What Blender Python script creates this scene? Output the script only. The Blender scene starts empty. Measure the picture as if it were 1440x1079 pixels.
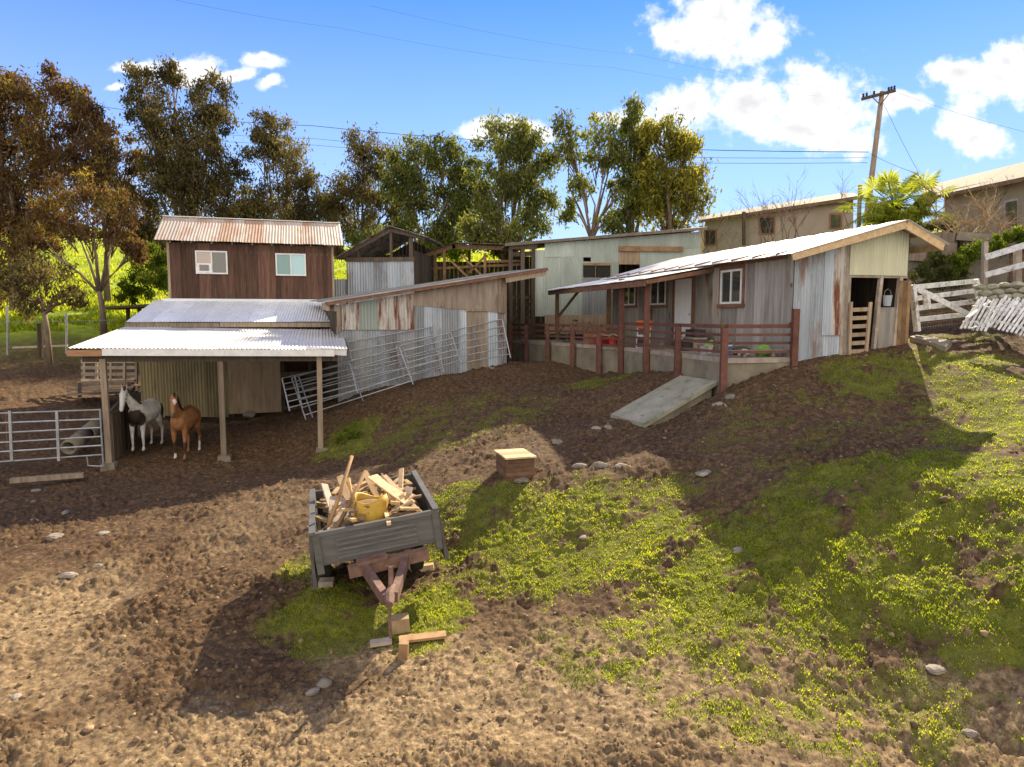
import bpy, bmesh, math, random
import numpy as np
from mathutils import Vector, Matrix
random.seed(7); RNG = np.random.default_rng(11)
R = math.radians
SC = bpy.context.scene

# ------------------------------------------------------------------ camera, sky, sun
F = 960.0; CAMH = 4.2
PITCH = math.atan(95/F); CP, SP = math.cos(PITCH), math.sin(PITCH)
cam = bpy.data.cameras.new('camera'); camo = bpy.data.objects.new('camera', cam)
SC.collection.objects.link(camo); SC.camera = camo
cam.sensor_width = 36; cam.lens = 24.0; cam.clip_end = 3000; cam.clip_start = .1
camo.location = (0, 0, CAMH); camo.rotation_euler = (math.pi/2-PITCH, 0, 0)

def at(u, v, d):
    """point at depth d (metres along +Y) seen at photo pixel u,v"""
    a = (539.5-v)/F; b = (u-720)/F
    Y = CP+a*SP; Z = a*CP-SP
    return Vector((b/Y*d, d, CAMH+Z/Y*d))
def hit(u, v, O, ang, off=0.0):
    """point where pixel u,v meets the vertical plane through O turned by ang, moved off along its normal"""
    r = at(u, v, 1)-Vector((0, 0, CAMH)); c, s = math.cos(ang), math.sin(ang)
    t = (-s*O[0]+c*O[1]+off)/(-s*r.x+c*r.y)
    return Vector((r.x*t, r.y*t, CAMH+r.z*t))

SUN_AZ, SUN_EL = R(23.5), R(32)
w = bpy.data.worlds.new('World'); SC.world = w; w.use_nodes = True
nt = w.node_tree; nt.nodes.clear()
def N(nt, typ, **kw):
    n = nt.nodes.new(typ)
    for k, v in kw.items(): setattr(n, k, v)
    return n
def setup_world():
    L = nt.links.new
    out = N(nt, 'ShaderNodeOutputWorld'); bg = N(nt, 'ShaderNodeBackground')
    sky = N(nt, 'ShaderNodeTexSky', sky_type='NISHITA', sun_disc=False)
    sky.sun_elevation = SUN_EL; sky.sun_rotation = SUN_AZ
    sky.air_density = 1.0; sky.dust_density = 0.0; sky.ozone_density = 3.0; sky.altitude = 200
    hs = N(nt, 'ShaderNodeMix', data_type='RGBA', blend_type='MULTIPLY'); hs.inputs[0].default_value = 1
    hs.inputs[7].default_value = (*SKY_TINT, 1)
    L(sky.outputs[0], hs.inputs[6])
    hv = N(nt, 'ShaderNodeHueSaturation'); hv.inputs['Saturation'].default_value = 1.12
    L(hs.outputs[2], hv.inputs['Color'])
    tcg = N(nt, 'ShaderNodeTexCoord'); spz = N(nt, 'ShaderNodeSeparateXYZ'); L(tcg.outputs['Generated'], spz.inputs[0])
    pz = N(nt, 'ShaderNodeMapRange'); pz.inputs[1].default_value = .50; pz.inputs[2].default_value = .02; pz.inputs[3].default_value = 0; pz.inputs[4].default_value = 1; L(spz.outputs[2], pz.inputs[0])
    pw = N(nt, 'ShaderNodeMath', operation='POWER'); pw.inputs[1].default_value = 1.25; L(pz.outputs[0], pw.inputs[0])
    pm = N(nt, 'ShaderNodeMath', operation='MULTIPLY'); pm.inputs[1].default_value = .95; L(pw.outputs[0], pm.inputs[0])
    pale = N(nt, 'ShaderNodeMix', data_type='RGBA'); L(pm.outputs[0], pale.inputs[0]); L(hv.outputs[0], pale.inputs[6]); pale.inputs[7].default_value = (2.6, 3.3, 4.3, 1); hv = pale
    # clouds by direction of view from anywhere (x/y, z/y on the northern half of the sky)
    tc = N(nt, 'ShaderNodeTexCoord'); sp = N(nt, 'ShaderNodeSeparateXYZ'); L(tc.outputs['Generated'], sp.inputs[0])
    my = N(nt, 'ShaderNodeMath', operation='MAXIMUM'); my.inputs[1].default_value = .02; L(sp.outputs[1], my.inputs[0])
    dx = N(nt, 'ShaderNodeMath', operation='DIVIDE'); L(sp.outputs[0], dx.inputs[0]); L(my.outputs[0], dx.inputs[1])
    dz = N(nt, 'ShaderNodeMath', operation='DIVIDE'); L(sp.outputs[2], dz.inputs[0]); L(my.outputs[0], dz.inputs[1])
    cb = N(nt, 'ShaderNodeCombineXYZ'); L(dx.outputs[0], cb.inputs[0]); L(dz.outputs[0], cb.inputs[1])
    nz = N(nt, 'ShaderNodeTexNoise'); nz.inputs['Scale'].default_value = 22; nz.inputs['Detail'].default_value = 9; nz.inputs['Roughness'].default_value = .6
    L(cb.outputs[0], nz.inputs['Vector'])
    nw = N(nt, 'ShaderNodeTexNoise'); nw.inputs['Scale'].default_value = 9; nw.inputs['Detail'].default_value = 5
    L(cb.outputs[0], nw.inputs['Vector'])
    wsub = N(nt, 'ShaderNodeVectorMath', operation='SUBTRACT'); wsub.inputs[1].default_value = (.5, .5, .5); L(nw.outputs['Color'], wsub.inputs[0])
    wsc = N(nt, 'ShaderNodeVectorMath', operation='SCALE'); wsc.inputs['Scale'].default_value = .055; L(wsub.outputs[0], wsc.inputs[0])
    pos = N(nt, 'ShaderNodeVectorMath', operation='ADD'); L(cb.outputs[0], pos.inputs[0]); L(wsc.outputs[0], pos.inputs[1])
    blobs = [(1005,44,80,34),(1000,14,48,20),(1070,55,40,24),(945,54,34,18),
             (950,152,62,24),(1060,145,80,40),(1140,148,80,46),(1190,190,48,18),(1110,186,110,18),(875,162,26,8),(1275,145,28,10),
             (1345,105,42,18),(1425,112,55,30),(1420,90,40,30),(1358,150,30,42),(1385,192,44,18),
             (690,190,44,16),(735,184,40,13),(262,98,42,20),(195,90,46,7),(330,110,28,8),(371,92,25,12),(378,124,20,7),(160,118,14,5)]
    prev = None
    for (u, v, ru, rv) in blobs:
        c = at(u, v, 1)
        s = N(nt, 'ShaderNodeVectorMath', operation='SUBTRACT'); s.inputs[1].default_value = (c.x, c.z-CAMH, 0); L(pos.outputs[0], s.inputs[0])
        m = N(nt, 'ShaderNodeVectorMath', operation='MULTIPLY'); m.inputs[1].default_value = (F/ru/1.25, F/rv/1.25, 0); L(s.outputs[0], m.inputs[0])
        l = N(nt, 'ShaderNodeVectorMath', operation='LENGTH'); L(m.outputs[0], l.inputs[0])
        if prev is None: prev = l.outputs['Value']
        else:
            mn = N(nt, 'ShaderNodeMath', operation='SMOOTH_MIN'); mn.inputs[2].default_value = .25
            L(prev, mn.inputs[0]); L(l.outputs['Value'], mn.inputs[1]); prev = mn.outputs[0]
    f = N(nt, 'ShaderNodeMath', operation='MULTIPLY_ADD'); f.inputs[1].default_value = 2.6; f.inputs[2].default_value = -1.3   # noise to +-.
    L(nz.outputs['Fac'], f.inputs[0])
    dd = N(nt, 'ShaderNodeMath', operation='SUBTRACT'); L(f.outputs[0], dd.inputs[0]); L(prev, dd.inputs[1])
    mr = N(nt, 'ShaderNodeMapRange', interpolation_type='SMOOTHSTEP'); mr.inputs[1].default_value = -1.12; mr.inputs[2].default_value = -.42
    L(dd.outputs[0], mr.inputs[0])
    up = N(nt, 'ShaderNodeMath', operation='GREATER_THAN'); up.inputs[1].default_value = .03; L(sp.outputs[1], up.inputs[0])
    mk = N(nt, 'ShaderNodeMath', operation='MULTIPLY'); L(mr.outputs[0], mk.inputs[0]); L(up.outputs[0], mk.inputs[1])
    sh = N(nt, 'ShaderNodeMapRange'); sh.inputs[1].default_value = -.75; sh.inputs[2].default_value = .25; sh.inputs[3].default_value = 1.12; sh.inputs[4].default_value = .78
    L(dd.outputs[0], sh.inputs[0])
    cc = N(nt, 'ShaderNodeVectorMath', operation='SCALE'); cc.inputs[0].default_value = (CLOUD, CLOUD*1.0, CLOUD*1.02); L(sh.outputs[0], cc.inputs['Scale'])
    mx = N(nt, 'ShaderNodeMix', data_type='RGBA'); L(mk.outputs[0], mx.inputs[0]); L(hv.outputs[2], mx.inputs[6]); L(cc.outputs[0], mx.inputs[7])
    # broken bright cloud added in the unseen sky behind the camera for fill light
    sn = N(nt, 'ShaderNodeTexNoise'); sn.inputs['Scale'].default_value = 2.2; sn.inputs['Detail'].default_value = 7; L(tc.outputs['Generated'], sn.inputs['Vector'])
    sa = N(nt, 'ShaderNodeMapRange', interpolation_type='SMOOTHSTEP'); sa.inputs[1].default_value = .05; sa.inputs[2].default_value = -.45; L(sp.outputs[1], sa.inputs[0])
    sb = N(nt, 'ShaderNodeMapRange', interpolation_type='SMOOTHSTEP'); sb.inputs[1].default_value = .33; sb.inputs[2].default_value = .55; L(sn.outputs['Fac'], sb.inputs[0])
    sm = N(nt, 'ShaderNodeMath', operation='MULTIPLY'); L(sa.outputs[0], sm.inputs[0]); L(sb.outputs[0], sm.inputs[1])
    ms = N(nt, 'ShaderNodeMix', data_type='RGBA'); L(sm.outputs[0], ms.inputs[0]); L(mx.outputs[2], ms.inputs[6]); ms.inputs[7].default_value = (SOUTH_FILL, SOUTH_FILL*.90, SOUTH_FILL*.76, 1)
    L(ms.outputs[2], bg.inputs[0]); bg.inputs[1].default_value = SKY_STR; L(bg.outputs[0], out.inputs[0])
SKY_TINT = (.35, .455, .72); SKY_STR = .12; CLOUD = 3.9; SOUTH_FILL = 6.8
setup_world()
sl = bpy.data.lights.new('sun', 'SUN'); so = bpy.data.objects.new('sun', sl); SC.collection.objects.link(so)
sl.energy = 4.95; sl.angle = R(.55); sl.color = (1, .84, .58)
sd = Vector((math.sin(SUN_AZ)*math.cos(SUN_EL), math.cos(SUN_AZ)*math.cos(SUN_EL), math.sin(SUN_EL)))
so.rotation_euler = sd.to_track_quat('Z', 'Y').to_euler(); so.location = sd*80
SC.view_settings.view_transform = 'Standard'; SC.view_settings.look = 'None'
SC.view_settings.exposure = 1.25; SC.view_settings.gamma = 1; SC.view_settings.use_curve_mapping = False
SC.cycles.max_bounces = 6; SC.cycles.transparent_max_bounces = 8

# ------------------------------------------------------------------ materials
MATS = {}
def newmat(name):
    m = bpy.data.materials.new(name); m.use_nodes = True; m.node_tree.nodes.clear(); MATS[name] = m
    return m, m.node_tree, m.node_tree.links.new
def ramp(t, stops):
    r = N(t, 'ShaderNodeValToRGB'); e = r.color_ramp.elements
    while len(e) < len(stops): e.new(.5)
    for i, (p, c) in enumerate(stops): e[i].position = p; e[i].color = (*c, 1)
    return r
def M(name, c1, c2, rough=.85, metal=0.0, scale=3.0, stretch=(1, 1, 1), tint=.7, bump=.25, bscale=30, stain=None, sthr=.56, sscale=1.2, sstretch=(1, 1, .25), spec=.3, wear=None):
    """two-tone noise colour, per-face tint, optional stain patches, bump"""
    m, t, L = newmat(name)
    out = N(t, 'ShaderNodeOutputMaterial'); b = N(t, 'ShaderNodeBsdfPrincipled')
    tc = N(t, 'ShaderNodeTexCoord'); mp = N(t, 'ShaderNodeMapping'); mp.inputs['Scale'].default_value = stretch
    L(tc.outputs['Object'], mp.inputs[0])
    n = N(t, 'ShaderNodeTexNoise'); n.inputs['Scale'].default_value = scale; n.inputs['Detail'].default_value = 7; n.inputs['Roughness'].default_value = .65
    at_ = N(t, 'ShaderNodeAttribute', attribute_name='tint')
    # shift the noise per face so neighbouring boards and sheets differ
    cx = N(t, 'ShaderNodeVectorMath', operation='SCALE'); cx.inputs[0].default_value = (3, 7, 37); L(at_.outputs['Fac'], cx.inputs['Scale'])
    ad = N(t, 'ShaderNodeVectorMath', operation='ADD'); L(mp.outputs[0], ad.inputs[0]); L(cx.outputs[0], ad.inputs[1])
    L(ad.outputs[0], n.inputs['Vector'])
    r = ramp(t, [(.3, c1), (.7, c2)]); L(n.outputs['Fac'], r.inputs[0])
    col = r.outputs[0]
    if stain:
        mp2 = N(t, 'ShaderNodeMapping'); mp2.inputs['Scale'].default_value = sstretch; L(tc.outputs['Object'], mp2.inputs[0])
        ad2 = N(t, 'ShaderNodeVectorMath', operation='ADD'); L(mp2.outputs[0], ad2.inputs[0]); L(cx.outputs[0], ad2.inputs[1])
        n2 = N(t, 'ShaderNodeTexNoise'); n2.inputs['Scale'].default_value = sscale; n2.inputs['Detail'].default_value = 8; n2.inputs['Roughness'].default_value = .7
        L(ad2.outputs[0], n2.inputs['Vector'])
        r2 = ramp(t, [(sthr, (0, 0, 0)), (min(.99, sthr+.14), (1, 1, 1))]); L(n2.outputs['Fac'], r2.inputs[0])
        mx = N(t, 'ShaderNodeMix', data_type='RGBA'); L(r2.outputs[0], mx.inputs[0]); L(col, mx.inputs[6]); mx.inputs[7].default_value = (*stain, 1)
        col = mx.outputs[2]
    mr = N(t, 'ShaderNodeMapRange'); mr.inputs[3].default_value = 1-tint*.5; mr.inputs[4].default_value = 1+tint*.5; L(at_.outputs['Fac'], mr.inputs[0])
    sc = N(t, 'ShaderNodeVectorMath', operation='SCALE'); L(col, sc.inputs[0]); L(mr.outputs[0], sc.inputs['Scale'])
    L(sc.outputs[0], b.inputs['Base Color'])
    b.inputs['Roughness'].default_value = rough; b.inputs['Metallic'].default_value = metal; b.inputs['Specular IOR Level'].default_value = spec
    if bump:
        nb = N(t, 'ShaderNodeTexNoise'); nb.inputs['Scale'].default_value = bscale; nb.inputs['Detail'].default_value = 4; L(mp.outputs[0], nb.inputs['Vector'])
        bp = N(t, 'ShaderNodeBump'); bp.inputs['Strength'].default_value = bump; bp.inputs['Distance'].default_value = .02
        L(nb.outputs['Fac'], bp.inputs['Height']); L(bp.outputs[0], b.inputs['Normal'])
    L(b.outputs[0], out.inputs[0]); return m
def leafmat(name, stops, trans=.5):
    m, t, L = newmat(name)
    out = N(t, 'ShaderNodeOutputMaterial'); a = N(t, 'ShaderNodeAttribute', attribute_name='tint')
    r = ramp(t, stops); L(a.outputs['Fac'], r.inputs[0])
    d = N(t, 'ShaderNodeBsdfDiffuse'); tr = N(t, 'ShaderNodeBsdfTranslucent'); mx = N(t, 'ShaderNodeMixShader'); mx.inputs[0].default_value = trans
    g = N(t, 'ShaderNodeVectorMath', operation='MULTIPLY'); g.inputs[1].default_value = (1.5, 1.5, .8); L(r.outputs[0], g.inputs[0])
    L(r.outputs[0], d.inputs[0]); L(g.outputs[0], tr.inputs[0]); L(d.outputs[0], mx.inputs[1]); L(tr.outputs[0], mx.inputs[2]); L(mx.outputs[0], out.inputs[0])
    return m
V_ = (1, 1, .12); 
M('red_board', (.052, .027, .018), (.145, .075, .05), scale=5, stretch=(3, 3, .25), stain=(.15, .115, .09), sthr=.6, tint=.8, bump=.4)
M('grey_board', (.16, .12, .085), (.36, .28, .20), scale=4, stretch=(3, 3, .3), tint=.7, bump=.4)
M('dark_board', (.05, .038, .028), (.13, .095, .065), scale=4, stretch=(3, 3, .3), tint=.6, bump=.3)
M('house_board', (.19, .175, .155), (.42, .375, .33), scale=2.2, stretch=(3, 3, .22), stain=(.12, .075, .045), sthr=.54, tint=.55, bump=.3)
M('plywood', (.26, .18, .115), (.44, .34, .24), scale=2.5, stretch=(3, 3, .4), stain=(.16, .11, .07), sthr=.58, tint=.35, bump=.15)
M('galvanised', (.26, .275, .285), (.46, .475, .485), rough=.5, metal=.25, scale=1.5, stretch=(2, 2, .4), stain=(.24, .20, .17), sthr=.6, tint=.9, bump=.1, spec=.5)
M('old_galvanised', (.20, .19, .165), (.38, .35, .29), rough=.6, metal=.15, scale=1.4, stretch=(2, 2, .3), stain=(.16, .09, .045), sthr=.57, tint=.7, bump=.1)
M('rusty_sheet', (.36, .34, .31), (.55, .52, .47), rough=.65, metal=.15, scale=2, stretch=(2.5, 2.5, .3), stain=(.15, .045, .02), sthr=.46, sscale=1.9, sstretch=(2.5, 2.5, .3), tint=.4)
M('blue_sheet', (.25, .285, .325), (.44, .475, .515), rough=.55, metal=.2, scale=1.6, stretch=(2, 2, .25), stain=(.20, .12, .08), sthr=.53, tint=.8)
M('ochre_sheet', (.15, .12, .06), (.30, .24, .12), rough=.7, scale=1.4, stretch=(2, 2, .3), stain=(.10, .08, .055), sthr=.55, tint=.4)
M('green_sheet', (.27, .31, .27), (.42, .46, .41), rough=.6, metal=.1, scale=1.2, stretch=(1.5, 1.5, .4), stain=(.28, .25, .18), sthr=.6, tint=.55)
M('white_tin', (.60, .60, .59), (.80, .79, .76), rough=.42, metal=.1, scale=1.3, stretch=(1, .4, 1), stain=(.36, .35, .33), sthr=.67, sscale=2, sstretch=(1, .4, 1), tint=.18, spec=.5)
M('pale_tin', (.68, .71, .75), (.88, .90, .92), rough=.45, scale=1.3, stretch=(1, .4, 1), stain=(.42, .42, .42), sthr=.62, sscale=2, sstretch=(1, .4, 1), tint=.2, spec=.5)
M('rust_tin', (.50, .42, .34), (.64, .55, .45), rough=.55, metal=.1, scale=1.2, stretch=(1.5, .5, .5), stain=(.46, .29, .18), sthr=.45, sscale=.8, sstretch=(1.3, .4, .4), tint=.35)
M('bare_tin', (.55, .57, .60), (.76, .78, .80), rough=.42, metal=.12, scale=1.4, stretch=(1, .4, 1), stain=(.25, .23, .2), sthr=.62, tint=.25, spec=.5)
M('cream_sheet', (.50, .49, .33), (.66, .64, .47), rough=.6, scale=1.5, stretch=(2, 2, .3), stain=(.30, .29, .20), sthr=.62, tint=.2)
M('white_paint', (.62, .62, .60), (.82, .81, .78), rough=.55, scale=5, stain=(.38, .35, .3), sthr=.64, sscale=3, tint=.2, bump=.1)
M('door_white', (.78, .77, .74), (.86, .85, .82), tint=.05, bump=0)
M('weathered_white', (.50, .50, .48), (.80, .80, .78), rough=.8, scale=8, stain=(.26, .22, .18), sthr=.52, sscale=5, sstretch=(1, 1, 1), tint=.3)
M('red_paint', (.095, .04, .028), (.18, .078, .055), rough=.75, scale=6, stain=(.16, .10, .07), sthr=.6, sscale=4, tint=.35, bump=.15)
M('brown_trim', (.13, .06, .035), (.25, .13, .08), scale=5, tint=.3, bump=.15)
M('rust_wood', (.28, .14, .07), (.44, .24, .13), scale=5, stretch=(.5, 3, 3), tint=.3)
M('stained_ply', (.20, .155, .115), (.40, .33, .26), scale=2.2, stretch=(3, 3, .35), stain=(.13, .085, .055), sthr=.52, tint=.3, bump=.15)
M('fresh_wood', (.38, .26, .14), (.62, .45, .26), scale=4, stretch=(2, 2, 2), stain=(.22, .14, .08), sthr=.6, sscale=3, sstretch=(1, 1, 1), tint=.7, bump=.2)
M('brown_wood', (.17, .098, .048), (.36, .225, .115), scale=4, tint=.7, bump=.2)
M('grey_wood', (.24, .19, .15), (.44, .37, .30), scale=4, tint=.6, bump=.3)
M('concrete', (.15, .13, .092), (.30, .26, .195), scale=1.6, stain=(.12, .11, .07), sthr=.55, sscale=1.2, sstretch=(1, 1, .6), tint=.3, bump=.3)
M('mossy_concrete', (.25, .24, .17), (.40, .37, .29), scale=2.5, stain=(.13, .15, .06), sthr=.54, sscale=3, sstretch=(1, 1, 1), tint=.25, bump=.3)
M('stone', (.16, .135, .105), (.34, .30, .25), scale=4, stain=(.22, .19, .15), sthr=.6, sscale=4, sstretch=(1, 1, 1), tint=.5, bump=.5, bscale=14)
M('pipe_steel', (.26, .265, .27), (.44, .445, .45), rough=.45, metal=.5, scale=5, stain=(.22, .15, .11), sthr=.64, sscale=6, tint=.3, bump=0)
M('trailer_steel', (.065, .062, .057), (.125, .12, .11), rough=.6, metal=.15, scale=3, stain=(.13, .075, .045), sthr=.58, sscale=4, sstretch=(1, 1, .6), tint=.4, bump=.15)
M('trailer_front', (.085, .083, .078), (.165, .16, .15), rough=.5, metal=.15, scale=3, stretch=(.4, 1, 3), stain=(.15, .10, .07), sthr=.6, sscale=3, sstretch=(.5, 1, 2), tint=.4, bump=.12)
M('rusty_iron', (.13, .075, .055), (.28, .17, .13), rough=.8, metal=.1, scale=6, stain=(.30, .26, .24), sthr=.62, tint=.4, bump=.3)
M('rubber', (.02, .02, .02), (.05, .045, .04), rough=.9, tint=.2)
M('yellow_paint', (.42, .24, .03), (.58, .37, .06), rough=.6, scale=4, stain=(.16, .10, .06), sthr=.55, sscale=5, sstretch=(1, 1, .7), tint=.2, bump=.2)
M('stucco', (.42, .34, .25), (.52, .43, .33), scale=2, tint=.1, bump=.2)
M('tile_roof', (.085, .068, .055), (.16, .13, .105), scale=6, stretch=(1, 1, 1), tint=.5, bump=.4)
M('bark', (.10, .075, .055), (.26, .19, .14), scale=3, stretch=(2, 2, .4), tint=.4, bump=.4, bscale=8)
M('twig', (.13, .085, .06), (.28, .19, .14), scale=3, tint=.7, bump=0)
M('straw', (.26, .18, .09), (.46, .33, .18), scale=3, tint=.8, bump=0)
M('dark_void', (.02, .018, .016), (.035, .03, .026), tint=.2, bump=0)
M('orange_cloth', (.62, .12, .03), (.75, .18, .05), tint=.2)
M('red_plastic', (.42, .03, .03), (.55, .06, .05), tint=.2, rough=.5)
M('blue_plastic', (.04, .12, .36), (.08, .2, .48), tint=.2, rough=.5)
M('green_cloth', (.18, .42, .06), (.30, .55, .12), tint=.2)
M('white_cloth', (.6, .6, .6), (.8, .8, .8), tint=.2)
M('terracotta', (.30, .14, .08), (.42, .22, .13), tint=.3)
M('black_plastic', (.02, .02, .022), (.05, .05, .05), tint=.2, rough=.5)
M('wire', (.03, .03, .035), (.05, .05, .05), tint=0, bump=0)
M('mesh_wire', (.12, .10, .085), (.22, .18, .15), tint=.3, bump=0)
def glassmat(name, col, rough=.08, mix=.6):
    m, t, L = newmat(name); out = N(t, 'ShaderNodeOutputMaterial'); b = N(t, 'ShaderNodeBsdfPrincipled')
    b.inputs['Base Color'].default_value = (*col, 1); b.inputs['Roughness'].default_value = rough; b.inputs['Specular IOR Level'].default_value = 1.0
    b.inputs['Coat Weight'].default_value = mix; b.inputs['Coat Roughness'].default_value = .03
    L(b.outputs[0], out.inputs[0]); return m
glassmat('pane_dark', (.05, .055, .05)); glassmat('pane_green', (.10, .24, .22)); glassmat('pane_pale', (.34, .55, .56)); glassmat('pane_pink', (.36, .27, .22))

# ------------------------------------------------------------------ mesh builder
class MB:
    def __init__(s): s.v = []; s.f = []; s.t = []
    def add(s, vs, fs, tint=None):
        if tint is None: tint = random.random()
        b = len(s.v); s.v += [tuple(p) for p in vs]; s.f += [tuple(b+i for i in f) for f in fs]; s.t += [tint]*len(fs)
        return s
    def hexa(s, p, tint=None):  # p: 8 points, bottom 4 then top 4
        return s.add(p, [(3, 2, 1, 0), (4, 5, 6, 7), (0, 1, 5, 4), (1, 2, 6, 5), (2, 3, 7, 6), (3, 0, 4, 7)], tint)
    def box(s, lo, hi, tint=None):
        (a, b, c), (d, e, f) = lo, hi
        return s.hexa([(a, b, c), (d, b, c), (d, e, c), (a, e, c), (a, b, f), (d, b, f), (d, e, f), (a, e, f)], tint)
    def bar(s, p, q, w, h, up=(0, 0, 1), tint=None):
        p, q = Vector(p), Vector(q); d = (q-p).normalized(); up = Vector(up)
        if abs(d.dot(up)) > .98: up = Vector((0, 1, 0))
        x = d.cross(up).normalized(); y = x.cross(d).normalized(); x *= w/2; y *= h/2
        return s.hexa([p-x-y, p+x-y, q+x-y, q-x-y, p-x+y, p+x+y, q+x+y, q-x+y], tint)
    def tube(s, pts, rads, n=8, tint=None, cap=True):
        pts = [Vector(p) for p in pts]
        if not hasattr(rads, '__len__'): rads = [rads]*len(pts)
        vs = []; fs = []; ref = Vector((.31, .17, .93))
        for i, p in enumerate(pts):
            d = (pts[min(i+1, len(pts)-1)]-pts[max(i-1, 0)])
            d = d.normalized() if d.length > 1e-9 else Vector((0, 0, 1))
            r_ = ref if abs(d.dot(ref)) < .95 else Vector((1, 0, 0))
            x = d.cross(r_).normalized(); y = d.cross(x)
            for k in range(n):
                a = 2*math.pi*k/n; vs.append(p+(x*math.cos(a)+y*math.sin(a))*rads[i])
        for i in range(len(pts)-1):
            for k in range(n):
                a, b = i*n+k, i*n+(k+1) % n; fs.append((a, b, b+n, a+n))
        if cap: fs.append(tuple(range(n-1, -1, -1))); fs.append(tuple(range((len(pts)-1)*n, len(pts)*n)))
        return s.add(vs, fs, tint)
    def lathe(s, c, prof, n=20, tint=None):
        return s.tube([(c[0], c[1], c[2]+z) for r, z in prof], [r for r, z in prof], n, tint)
    def corr(s, O, U, V, pitch=.1, amp=.014, f0=None, f1=None, per=4, tint=None, thick=.006):
        """corrugated sheet: ripples across U, straight along V; f0/f1 = start/end along V as a function of the fraction across"""
        O, U, V = Vector(O), Vector(U), Vector(V); nrm = U.cross(V).normalized(); n = max(2, int(U.length/pitch*per))
        vs = []; fs = []
        for i in range(n+1):
            a = i/n; off = nrm*amp*math.sin(2*math.pi*a*U.length/pitch)
            p = O+U*a+off; b0 = f0(a) if f0 else 0.; b1 = f1(a) if f1 else 1.
            vs += [p+V*b0, p+V*b1, p+V*b0-nrm*thick, p+V*b1-nrm*thick]
        for i in range(n):
            a, b = 4*i, 4*i+4
            fs += [(a, b, b+1, a+1), (a+2, a+3, b+3, b+2), (a, a+2, b+2, b), (a+1, b+1, b+3, a+3)]
        fs += [(0, 1, 3, 2), (4*n, 4*n+2, 4*n+3, 4*n+1)]
        return s.add(vs, fs, tint)
    def sheets(s, O, U, V, wid=.8, jit=.045, **kw):
        """a run of lapped corrugated sheets"""
        O, U, V = Vector(O), Vector(U), Vector(V); n = max(1, round(U.length/wid)); nrm = U.cross(V).normalized()
        f0, f1 = kw.pop('f0', None), kw.pop('f1', None)
        for i in range(n):
            a, b = i/n, (i+1)/n; j = random.uniform(-jit, jit)/V.length
            g0 = (lambda t, a=a, b=b, j=j: (f0(a+(b-a)*t) if f0 else 0)+j)
            g1 = (lambda t, a=a, b=b: (f1(a+(b-a)*t) if f1 else 1))
            s.corr(O+U*a+nrm*(.003*(i % 2)+random.uniform(0, .012)), U*(b-a+.02/U.length), V, f0=g0, f1=g1, **kw)
        return s
    def planks(s, O, U, zlo, zhi, nrm, pw=.2, th=.025, jit=.006, gap=.006):
        """vertical boards along U from O; zlo/zhi are numbers or functions of distance"""
        O, U, nrm = Vector(O), Vector(U), Vector(nrm); W = U.length; u = U.normalized(); x = 0.
        while x < W-.01:
            b = min(W, x+pw*random.uniform(.85, 1.15)); 
            if W-b < pw*.4: b = W
            o = nrm*random.uniform(0, jit); p = O+u*x; q = O+u*(b-gap)
            l0, l1 = (zlo(x), zlo(b)) if callable(zlo) else (zlo, zlo); h0, h1 = (zhi(x), zhi(b)) if callable(zhi) else (zhi, zhi)
            def P(a, z, k): r_ = a+o+nrm*(th*k); return (r_.x, r_.y, z)
            s.hexa([P(p, l0, 1), P(q, l1, 1), P(q, l1, 0), P(p, l0, 0), P(p, h0, 1), P(q, h1, 1), P(q, h1, 0), P(p, h0, 0)])
            x = b
        return s
    def ico(s, c, r, sub=2, rough=.25, seed=0, tint=None, flat=1.0):
        bm = bmesh.new(); bmesh.ops.create_icosphere(bm, subdivisions=sub, radius=1)
        rnd = random.Random(seed); ks = [(Vector((rnd.gauss(0, 1), rnd.gauss(0, 1), rnd.gauss(0, 1))).normalized(), rnd.uniform(.5, .95)) for _ in range(7)]
        vs = []
        for v in bm.verts:
            p = v.co.copy()
            for d, k in ks:                       # chop facets so it reads as broken stone
                e = p.dot(d)-k
                if e > 0: p -= d*e*.85
            p *= 1+rough*.25*rnd.uniform(-1, 1)
            vs.append((c[0]+p.x*r[0], c[1]+p.y*r[1], c[2]+p.z*r[2]*flat))
        s.add(vs, [tuple(v.index for v in f.verts) for f in bm.faces], tint); bm.free(); return s
    def build(s, name, mat, parent=None, smooth=False):
        me = bpy.data.meshes.new(name)
        V = s.v
        root = parent
        while root is not None and root.parent is not None: root = root.parent
        if root is not None:
            md = root.get('_m', 'l')
            if md == 'w':
                Mi = (Matrix.Translation(root.location) @ Matrix.Rotation(root.rotation_euler.z, 4, 'Z')).inverted(); V = [Mi @ Vector(p) for p in V]
            elif md == 'z': dz = root.location.z; V = [(p[0], p[1], p[2]-dz) for p in V]
        me.from_pydata([tuple(p) for p in V], [], s.f)
        a = me.attributes.new('tint', 'FLOAT', 'FACE'); a.data.foreach_set('value', s.t)
        if smooth: me.polygons.foreach_set('use_smooth', [True]*len(me.polygons))
        me.materials.append(MATS[mat]); o = bpy.data.objects.new(name, me); SC.collection.objects.link(o)
        if parent is not None: o.parent = parent
        return o
def tag(o, label, cat, group=None):
    o['label'] = label; o['category'] = cat
    if group: o['group'] = group
    return o
THINGS = []
def thing(name, label, cat, loc=(0, 0, 0), rz=0, group=None, mode='l'):
    """an Empty at the thing's base; mode l: parts in local metres, z: local with world height, w: world coordinates"""
    o = bpy.data.objects.new(name, None); SC.collection.objects.link(o); o.empty_display_size = .3
    o.location = loc; o.rotation_euler = (0, 0, rz); o['_m'] = mode; THINGS.append(o)
    return tag(o, label, cat, group)
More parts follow.
